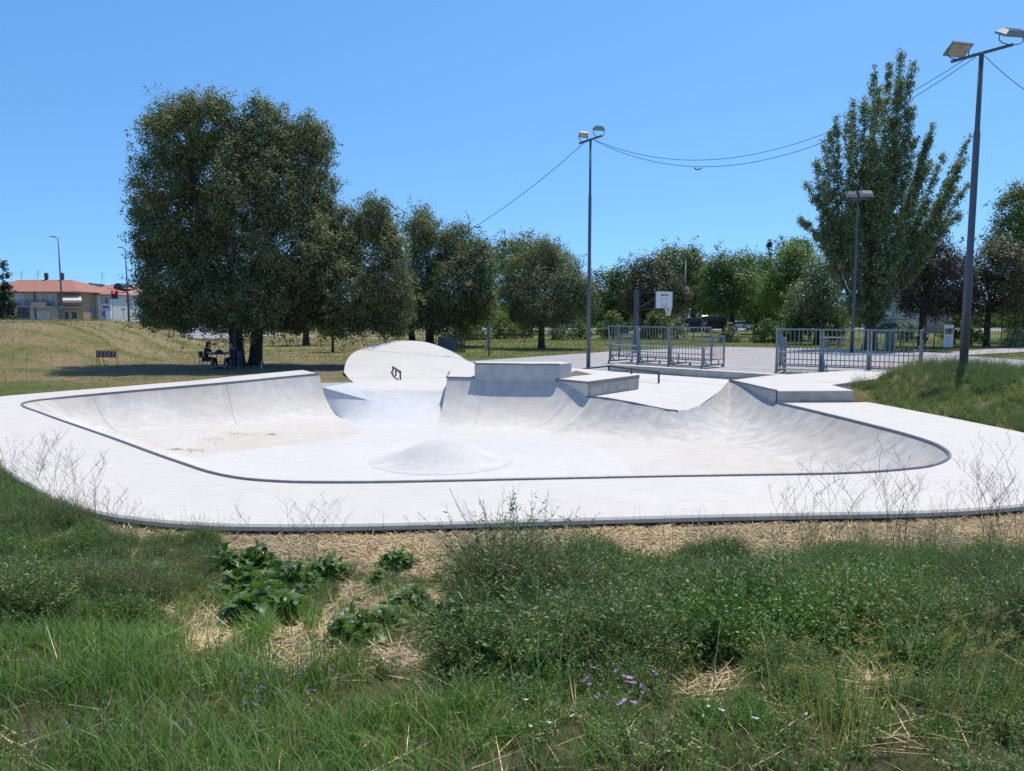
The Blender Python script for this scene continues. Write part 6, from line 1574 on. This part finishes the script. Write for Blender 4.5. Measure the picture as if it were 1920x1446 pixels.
LM['fresh'] = leafmat('fresh_weed_leaves', [(0.053, 0.117, 0.025), (0.085, 0.17, 0.034), (0.128, 0.234, 0.049), (0.181, 0.287, 0.078), (0.319, 0.34, 0.176)], .22, .45, .35)
for px0, py0, rad_ in [(10, 890, .5), (55, 905, .45), (100, 930, .42), (20, 930, .5), (70, 950, .45), (140, 965, .4), (0, 960, .5), (110, 985, .42), (40, 1000, .45), (160, 1040, .4), (80, 1050, .45)]:
    g0 = gt(px0, py0, 4, 16); BC.append((g0, rad_ * .85, 1085))
acc = {0: [], 1: [], 2: []}
def g0_y(q): return q.y
for q, rad_, py0 in BC:
    kd = int(rg.choice(3, p=[.55, .2, .25])); n = int(165 * (rad_ / .3) ** 1.6) + 14; rr_ = rad_ * np.sqrt(rg.random(n)); a = rg.uniform(0, 6.28, n)
    x = q.x + rr_ * np.cos(a) * 1.15; y = q.y + rr_ * np.sin(a) * .85; hs_ = rg.uniform(.8, 1.45) * (.62 + .5 * float(sm(1060, 1200, py0))) * (rad_ / .3) ** .4 * float(sm(2.0, 3.9, g0_y(q)))
    acc[kd].append((np.stack([x, y, hsample(x, y)], 1), (1.15 - .45 * (rr_ / rad_) ** 2) * np.where(rg.random(n) < .06, rg.uniform(1.1, 1.3, n), rg.uniform(.55, 1.05, n)) * hs_))
for kd, (vv, mt, lab) in enumerate(kinds):
    Pc = np.concatenate([q[0] for q in acc[kd]]); Sc = np.concatenate([q[1] for q in acc[kd]]); kk = ~onpark(Pc[:, 0], Pc[:, 1]) & (Pc[:, 1] > 1.9)
    V = scatter(vv, Pc[kk], Sc[kk], rg); sel_ = np.where(kk)[0]; sel_ = sel_[rg.random(len(sel_)) < .035]; V = np.concatenate([V, scatter(VS, Pc[sel_], rg.uniform(.6, 1.0, len(sel_)), rg)]); tag(link('weeds', np_mesh('weeds', V, quads(V)), LM[mt]), lab, 'weeds', kind='stuff')
P, px, py = plantfield(1300, 4.0, 9.6, lambda x, y, px, py: (lambda r: (sm(1000, 1040, py) * sm(1250, 1100, py) * sm(1250, 1500, px) + .8 * r[2] + .8 * blob(px, py, 1000, 1060, 130, 60) + .7 * blob(px, py, 300, 1000, 200, 60) + .5 * blob(px, py, 1850, 1150, 160, 160)) * (.3 + .8 * patchy(x, y, .5, 17)) * (1 - gapmap(px, py)))(regions(px, py)))
V = scatter(VC, P, rg.uniform(.4, .9, len(P)), rg)
# the mound on the right and strip of weeds behind the right deck
Pm, _, _ = plantfield(5200, 15.5, 31, lambda x, y, px, py: (x > 10.95 + np.clip((22.5 - y) * .08, 0, .7)) * sm(22.5, 19.5, x) * (.35 + .9 * patchy(x, y, 1.2, 3)) * (dist_poly(x, y, np.array([(10.4, 24.2), (17.9, 30.4)])) > .35) * (~pip(x, y, QP)), xr=(10.9, 22.5))
Vm = scatter(VC, Pm, rg.uniform(.5, 1.25, len(Pm)) * (.7 + .35 * sm(22, 26, Pm[:, 1])), rg)
V = np.concatenate([V, Vm])
tag(link('weeds', np_mesh('weeds', V, quads(V)), LM['weedgrey']), 'greyer thin leaved weeds on the bank crest and on the right mound', 'weeds', kind='stuff')
k = rg.random(len(Pm)) < .45; Vg = scatter(VB, Pm[k] + [.1, .1, 0], rg.uniform(.6, 1.2, k.sum()), rg)
x = rg.uniform(10.9, 23, 42000); y = rg.uniform(15.5, 31, 42000); P, _, _ = ground_pts(x, y)
k = ~onpark(x, y) & (dist_poly(x, y, OUT) > .05) & ~pip(x, y, QP) & (x < 22) & (x > 10.8); P = P[k]
V1, F1 = blades(P, rg.uniform(.1, .3, len(P)), rg.uniform(.006, .012, len(P)), rg, .6)
V, F = merge([(V1, F1), (Vg, quads(Vg))])
tag(link('grass', np_mesh('grass', V, F), LM['grass']), 'bright green grass growing through the weeds on the right mound', 'grass', kind='stuff')

# lawn texture further away
x = rg.uniform(-40, 60, 150000); y = 16 + 62 * rg.random(150000) ** 1.15
k = (np.abs(x) < .72 * y + 2) & ~onpark(x, y) & ~pip(x, y, cp) & ~pip(x, y, QP) & ~((x > 10) & (y < 31) & (x < 23)) & ~((x > -9) & (x < 3) & (y > 25) & (y < 41)); x = x[k]; y = y[k]
k = rg.random(len(x)) < .3 + .7 * patchy(x, y, 3, 5); x = x[k]; y = y[k]
P, _, _ = ground_pts(x, y)
V, F = blades(P, rg.uniform(.06, .22, len(P)) * (1 + (P[:, 1] > 45) * .3), rg.uniform(.010, .026, len(P)) * (P[:, 1] / 34), rg, .9, segs=2)
tag(link('lawn', np_mesh('lawn', V, F), LM['drygrass']), 'half dry lawn on the hill and among the trees', 'grass', kind='stuff')

# broad leaved plants, one by one
def broad_mesh(seed, n=26, R0=.2, lobed=True):
    r = np.random.default_rng(seed); Vs = []; Fs = []; o = 0
    for k in range(n):
        az = r.uniform(0, 2 * PI); el = r.uniform(.25, 1.4); L = R0 * r.uniform(.6, 1.2); d = np.array([math.cos(az) * math.cos(el), math.sin(az) * math.cos(el), math.sin(el)])
        sd = unit(np.cross(d, [0, 0, 1])); nm = np.cross(sd, d); q_ = r.random() ** .5 * (R0 * 1.1 if n > 50 else R0 * .2); aa = r.uniform(0, 6.28); rt = np.array([q_ * math.cos(aa), q_ * math.sin(aa), r.uniform(0, .16) * (1 - q_ / (R0 * 1.25)) if n > 50 else 0])
        W = L * .22; rows = []
        for j in range(8):
            t = j / 7; w = W * math.sin(PI * min(1, t * .92 + .06)) ** .7 * (1 + (.35 * (1 if j % 2 else -1) if lobed else 0)); c = rt + d * L * (t * .85 + .15) - np.array([0, 0, 1]) * L * .45 * t * t + nm * .0
            fold = w * .35
            rows.append([c - sd * w + nm * fold, c, c + sd * w + nm * fold])
        v = np.array(rows).reshape(-1, 3); f = []
        for j in range(7):
            for i in range(2): f.append((j * 3 + i, j * 3 + i + 1, (j + 1) * 3 + i + 1, (j + 1) * 3 + i))
        Vs.append(v); Fs.append(np.array(f) + o); o += len(v)
    V = np.concatenate(Vs); V[:, 2] = np.maximum(V[:, 2], .0); return np_mesh('broad_leaves', V, np.concatenate(Fs))
BMs = [broad_mesh(31, 150, .15), broad_mesh(32, 120, .14), broad_mesh(33, 22, .22, False), broad_mesh(34, 130, .15)]
for b_ in BMs: b_.materials.append(LM['broad'])
BP = [(505, 1180, 0, 1.1, 'lowest lobed leafy plant on the straw at left centre'), (470, 1120, 3, 1.1, 'dark lobed leafy plant left of the bare straw patch top'), (545, 1110, 1, 1.1, 'dark leafy plant right above the lowest lobed plant'), (420, 1075, 0, .9, 'small dark leafy plant on the left bank crest'), (480, 1070, 1, 1.0, 'leafy plant on the crest below the thin single stalk'),
      (700, 1095, 2, .7, 'rosette with long leaves near the crest centre'), (722, 1180, 2, .7, 'single bright green upright rosette on bare soil'), (770, 1150, 3, .8, 'dark low leafy clump right of the upright rosette'), (612, 1085, 3, .9, 'leafy plant on the crest left of centre'), (660, 1200, 1, .7, 'small leafy clump at the edge of the straw patch'),
      (745, 1065, 3, .8, 'low leafy clump on the crest at the centre'), (1310, 1110, 2, .8, 'leafy clump among purple flowers'), (1060, 1090, 1, .9, 'leafy clump in the green mass right of centre'), (860, 1190, 0, .8, 'dark leafy clump below the crest right of centre'), (1560, 1200, 3, .9, 'leafy plant in the dark hollow at right'), (1200, 1240, 1, .8, 'leafy plant in the lower middle right'), (290, 1110, 3, .9, 'leafy plant in the dark left weeds')]
BPb = BP
for (px_, py_, v, s, lab) in BPb:
    p = gt(px_, py_, 2, 12); o = bpy.data.objects.new('leafy_weed', BMs[v]); COL.objects.link(o); o.location = p + Vector((0, 0, .0)); s *= 1.35; o.scale = (s, s, s * 1.3); o.rotation_euler = (0, 0, random.random() * 6.28); tag(o, lab, 'plant', 'broad leaved plants on the foreground bank')

# tall twiggy weeds
def twig_mesh(seed, H=.8, green=False):
    r = random.Random(seed); mb = MB()
    def grow(p, d, L, rad, depth):
        n = 5; pts = [p]; q = p.copy(); dd = d.copy()
        for k in range(n):
            dd = (dd + Vector((r.uniform(-1, 1), r.uniform(-1, 1), r.uniform(-.3, .5))) * .16).normalized(); q = q + dd * L / n; pts.append(q.copy())
            if depth < 3 and r.random() < (.62 if depth else .55) and k > 0:
                a = r.uniform(0, 6.28); sd = Vector((math.cos(a), math.sin(a), .55)).normalized()
                grow(q.copy(), (dd * .55 + sd * .75).normalized(), L * r.uniform(.32, .55), rad * .62, depth + 1)
            if depth > 0 and r.random() < .7:
                b = q + Vector((r.uniform(-1, 1), r.uniform(-1, 1), .6)) * .012; mb.tube([q, b], [rad * .9, rad * 1.5], 3)
        mb.tube(pts, [rad * (1 - .6 * k / n) for k in range(n + 1)], 4)
    for s in range(3):
        a = r.uniform(0, 6.28); grow(Vector((r.uniform(-.03, .03), r.uniform(-.03, .03), 0)), Vector((math.cos(a) * .28, math.sin(a) * .28, 1)).normalized(), H * r.uniform(.7, 1.05), .0032, 0)
    return mb.mesh('dry_stalks')
TW = [twig_mesh(50 + k) for k in range(6)]
for m_ in TW: m_.materials.append(STEM)
def put_twig(px_, py_, h_px, label, group, far=False):
    p = gt(px_, py_, 2, 34); s = h_px * p.y / FPX / .8
    o = bpy.data.objects.new('twiggy_weed', TW[random.randrange(6)]); COL.objects.link(o); o.location = p - Vector((0, 0, .02)); o.scale = (s, s, s); o.rotation_euler = (0, 0, random.random() * 6.28)
    tag(o, label, 'weed', group)
TL = [(15, 900, 85), (60, 920, 95), (95, 945, 120), (110, 930, 100), (175, 990, 130), (40, 930, 60), (200, 1010, 110), (140, 960, 90), (75, 900, 70), (235, 1020, 90), (20, 880, 60)]
for a in TL: put_twig(*a, 'bare branching weed stalk rising at left over the pale deck corner', 'twiggy weeds at the left end of the bank')
TM = [(448, 1050, 100), (545, 1040, 95), (590, 1050, 110), (628, 1045, 100), (600, 1060, 90), (700, 1050, 70), (775, 1030, 60), (915, 1040, 110), (1028, 1050, 125), (1060, 1045, 80), (1160, 1040, 70), (1000, 1060, 80), (960, 1050, 70), (1395, 1030, 60), (570, 1030, 60), (880, 1060, 60), (1220, 1050, 60), (1100, 1060, 70)]
for a in TM: put_twig(*a, 'thin bare weed stalk standing before the straw strip in the middle', 'twiggy weeds along the middle of the bank')
TR = [(1468, 1020, 110), (1520, 1040, 150), (1565, 1040, 160), (1600, 1040, 110), (1680, 1050, 150), (1670, 1030, 150), (1690, 1040, 140), (1730, 1020, 80), (1775, 1010, 90), (1800, 1000, 70), (1850, 1010, 140), (1880, 1020, 150), (1905, 1010, 130), (1840, 1000, 110), (1755, 1030, 60), (1490, 1030, 90), (1630, 1040, 90), (1870, 980, 90), (1915, 990, 90), (1540, 1050, 70), (1710, 1040, 100)]
for a in TR: put_twig(*a, 'bare branching weed stalk rising at right over the pale deck', 'twiggy weeds at the right end of the bank')
TF = [(1640, 715, 34), (1665, 708, 36), (1690, 703, 40), (1715, 700, 38), (1745, 700, 44), (1770, 702, 50), (1790, 705, 46), (1830, 705, 60), (1850, 708, 52), (1870, 715, 50), (1890, 725, 46), (1910, 745, 40), (1730, 712, 34), (1700, 720, 30), (1620, 728, 24), (1815, 712, 40), (1760, 716, 40), (1898, 738, 30)]
for a in TF: put_twig(*a, 'thin bare weed stalk on the crest of the right mound', 'twiggy weeds on the right mound')
# small flowers
def flowers(L, n_each, col, label, size, hgt):
    Vs = []
    for (cx_, cy_, rx, ry, n) in L:
        for k in range(n):
            a = rg.normal(0, 1, 2); p = gt(float(np.clip(cx_ + a[0] * rx, 2, 1918)), cy_ + a[1] * ry + 30, 2, 12); c = np.array(p) + [0, 0, rg.uniform(*hgt)]; sz = size * rg.uniform(.5, 1.15); tl = rg.normal(0, .5, 3)
            for q in range(6):
                t = q * PI / 3; d = (np.array([math.cos(t), math.sin(t) * .7, .5]) + tl * math.cos(t)) * sz; s_ = np.array([-math.sin(t), math.cos(t), .2]) * sz * .4
                Vs += [c, c + d * .6 + s_, c + d, c + d * .6 - s_]
    V = np.array(Vs); tag(link('wildflowers', np_mesh('wildflowers', V, quads(V)), col), label, 'flowers', kind='stuff')
PUR = plain('mallow_petals', (.42, .22, .48), .6, 0, .3, 30); VIO = plain('violet_petals', (.16, .12, .38), .6, 0, .3, 30); WHT = plain('pale_petals', (.62, .62, .60), .6, 0, .1, 30)
flowers([(1330, 1080, 30, 60, 20), (1290, 1030, 60, 14, 9), (1380, 1100, 30, 40, 8), (30, 1115, 30, 12, 14), (1155, 1420, 40, 16, 12), (1450, 1000, 6, 10, 3)], 1, PUR, 'small pinkish purple flowers scattered in the weeds', .013, (.2, .36))
flowers([(520, 1290, 50, 30, 24), (450, 1290, 50, 40, 14), (130, 1320, 90, 40, 12), (330, 1370, 120, 30, 10)], 1, VIO, 'tiny violet flowers in the lush left grass', .009, (.06, .16))
flowers([(1160, 1110, 30, 20, 8), (1170, 1040, 20, 10, 4), (1230, 1080, 60, 30, 4), (970, 1230, 20, 20, 4), (1320, 1400, 80, 20, 5), (1000, 1420, 40, 15, 4)], 1, WHT, 'small white flower heads in the weeds', .010, (.12, .26))
# foxtail seed heads
Vs = []; Vst = []
for (cx_, cy_, rx, ry, n) in [(1860, 1290, 50, 26, 22), (1800, 1330, 70, 20, 14), (1600, 1340, 50, 40, 22), (1560, 1390, 60, 20, 10), (1740, 1300, 30, 30, 6), (1680, 1260, 60, 40, 5)]:
    for k in range(n):
        p = np.array(gt(min(cx_ + rg.normal(0, rx), 1960), cy_ + abs(rg.normal(0, ry)) + 30, 2, 10)); az = rg.uniform(-.6, 1.2) if cx_ > 1700 else rg.uniform(0, 6.28); H_ = rg.uniform(.26, .38); tip = p + [math.cos(az) * .08, math.sin(az) * .08, H_]
        sd = np.array([.0012, 0, 0]); Vst += [p - sd, p + sd, tip + sd, tip - sd]
        d = unit(np.array([math.cos(az), math.sin(az) * .6, .35])); L = rg.uniform(.05, .085)
        for q in range(60):
            t = rg.random(); c = tip + d * L * t; o_ = unit(rg.normal(0, 1, 3) + d * .8) * .014 * math.sin(PI * (.15 + .8 * t)); s_ = unit(np.cross(o_, rg.normal(0, 1, 3))) * .002
            Vs += [c - s_, c + s_, c + o_ + s_ * .3, c + o_ - s_ * .3]
V = np.array(Vs + Vst)
LM['fox'] = leafmat('foxtail_bristles', [(.22, .22, .08), (.34, .30, .12), (.42, .33, .19), (.28, .26, .10)], .35, .6, .2)
tag(link('foxtail_grass', np_mesh('foxtail_grass', V, quads(V)), LM['fox']), 'bristly yellowish foxtail seed heads at the lower right', 'grass', kind='stuff')

# pebbles and clods along the concrete edge
Vs = []; Fs = []; o_ = 0
x, y = field(900, 3, 11, rg); P, px, py = ground_pts(x, y); kk = (straw_map(px, py, dist_poly(x, y, OUT), y) > .4) & ~onpark(x, y); P = P[kk][:260]
for q in P:
    s_ = rg.uniform(.008, .028); v = np.array([[1, 0, 0], [0, 1, 0], [-1, 0, 0], [0, -1, 0], [0, 0, .8], [0, 0, -.5]]) * s_ * rg.uniform(.6, 1.3, (6, 3)) + q + [0, 0, s_ * .3]
    Vs.append(v); Fs += [[a + o_, b_ + o_, 4 + o_] for a, b_ in ((0, 1), (1, 2), (2, 3), (3, 0))]; o_ += 6
tag(link('pebbles', np_mesh('pebbles', np.concatenate(Vs), np.array(Fs)), plain('pebble', (.42, .38, .33), .9, 0, .5, 30)), 'small stones and clods in the straw strip and bare patches', 'pebbles', kind='stuff')
# ------------------------------------------------------------------ camera, sky, sun
cam = bpy.data.cameras.new('camera'); co = bpy.data.objects.new('camera', cam); COL.objects.link(co)
co.location = (0, 0, CAMH); co.rotation_euler = (PI / 2 - TH, 0, 0)
cam.sensor_width = 36; cam.lens = FPX / 1920 * 36; cam.clip_end = 3000; cam.clip_start = .05
scene.camera = co
SUN_EL = R(68); SUN_AZ = R(33)      # azimuth measured from +Y towards +X
w = bpy.data.worlds.new('World'); scene.world = w; w.use_nodes = True
nt = w.node_tree; bg = nt.nodes['Background']
sky = nt.nodes.new('ShaderNodeTexSky'); sky.sky_type = 'NISHITA'; sky.sun_disc = False
sky.sun_elevation = SUN_EL; sky.sun_rotation = SUN_AZ
sky.altitude = 20; sky.air_density = 1.0; sky.dust_density = .3; sky.ozone_density = 2.2
tc = nt.nodes.new('ShaderNodeTexCoord'); sx = nt.nodes.new('ShaderNodeSeparateXYZ'); cx_ = nt.nodes.new('ShaderNodeCombineXYZ')
nt.links.new(tc.outputs['Generated'], sx.inputs[0]); nt.links.new(sx.outputs[0], cx_.inputs[0]); nt.links.new(sx.outputs[1], cx_.inputs[1])
mr = nt.nodes.new('ShaderNodeMapRange'); mr.inputs[1].default_value = -.1; mr.inputs[2].default_value = 1; mr.inputs[3].default_value = .06; mr.inputs[4].default_value = 1.3
nt.links.new(sx.outputs[2], mr.inputs[0]); nt.links.new(mr.outputs[0], cx_.inputs[2])
vn = nt.nodes.new('ShaderNodeVectorMath'); vn.operation = 'NORMALIZE'; nt.links.new(cx_.outputs[0], vn.inputs[0]); nt.links.new(vn.outputs[0], sky.inputs[0])
hs = nt.nodes.new('ShaderNodeHueSaturation'); hs.inputs['Saturation'].default_value = 1.22; hs.inputs['Value'].default_value = 1.1
nt.links.new(sky.outputs[0], hs.inputs['Color']); tn = nt.nodes.new('ShaderNodeMix'); tn.data_type = 'RGBA'; tn.blend_type = 'MULTIPLY'; tn.inputs[0].default_value = 1; tn.inputs[7].default_value = (.87, .97, .97, 1)
nt.links.new(hs.outputs[0], tn.inputs[6]); nt.links.new(tn.outputs[2], bg.inputs[0]); bg.inputs[1].default_value = .15
sl = bpy.data.lights.new('sun', 'SUN'); sl.energy = 3.5; sl.angle = R(.53); sl.color = (1, .94, .85)
so = bpy.data.objects.new('sun', sl); COL.objects.link(so)
d = Vector((math.sin(SUN_AZ) * math.cos(SUN_EL), math.cos(SUN_AZ) * math.cos(SUN_EL), math.sin(SUN_EL)))
so.rotation_euler = d.to_track_quat('Z', 'Y').to_euler(); so.location = (0, 0, 40)
scene.view_settings.view_transform = 'Standard'; scene.view_settings.look = 'None'
scene.view_settings.gamma = 1; scene.view_settings.use_curve_mapping = False
scene.view_settings.exposure = 0.28
scene.cycles.max_bounces = 6; scene.cycles.diffuse_bounces = 3; scene.cycles.transparent_max_bounces = 8
scene.cycles.use_denoising = True
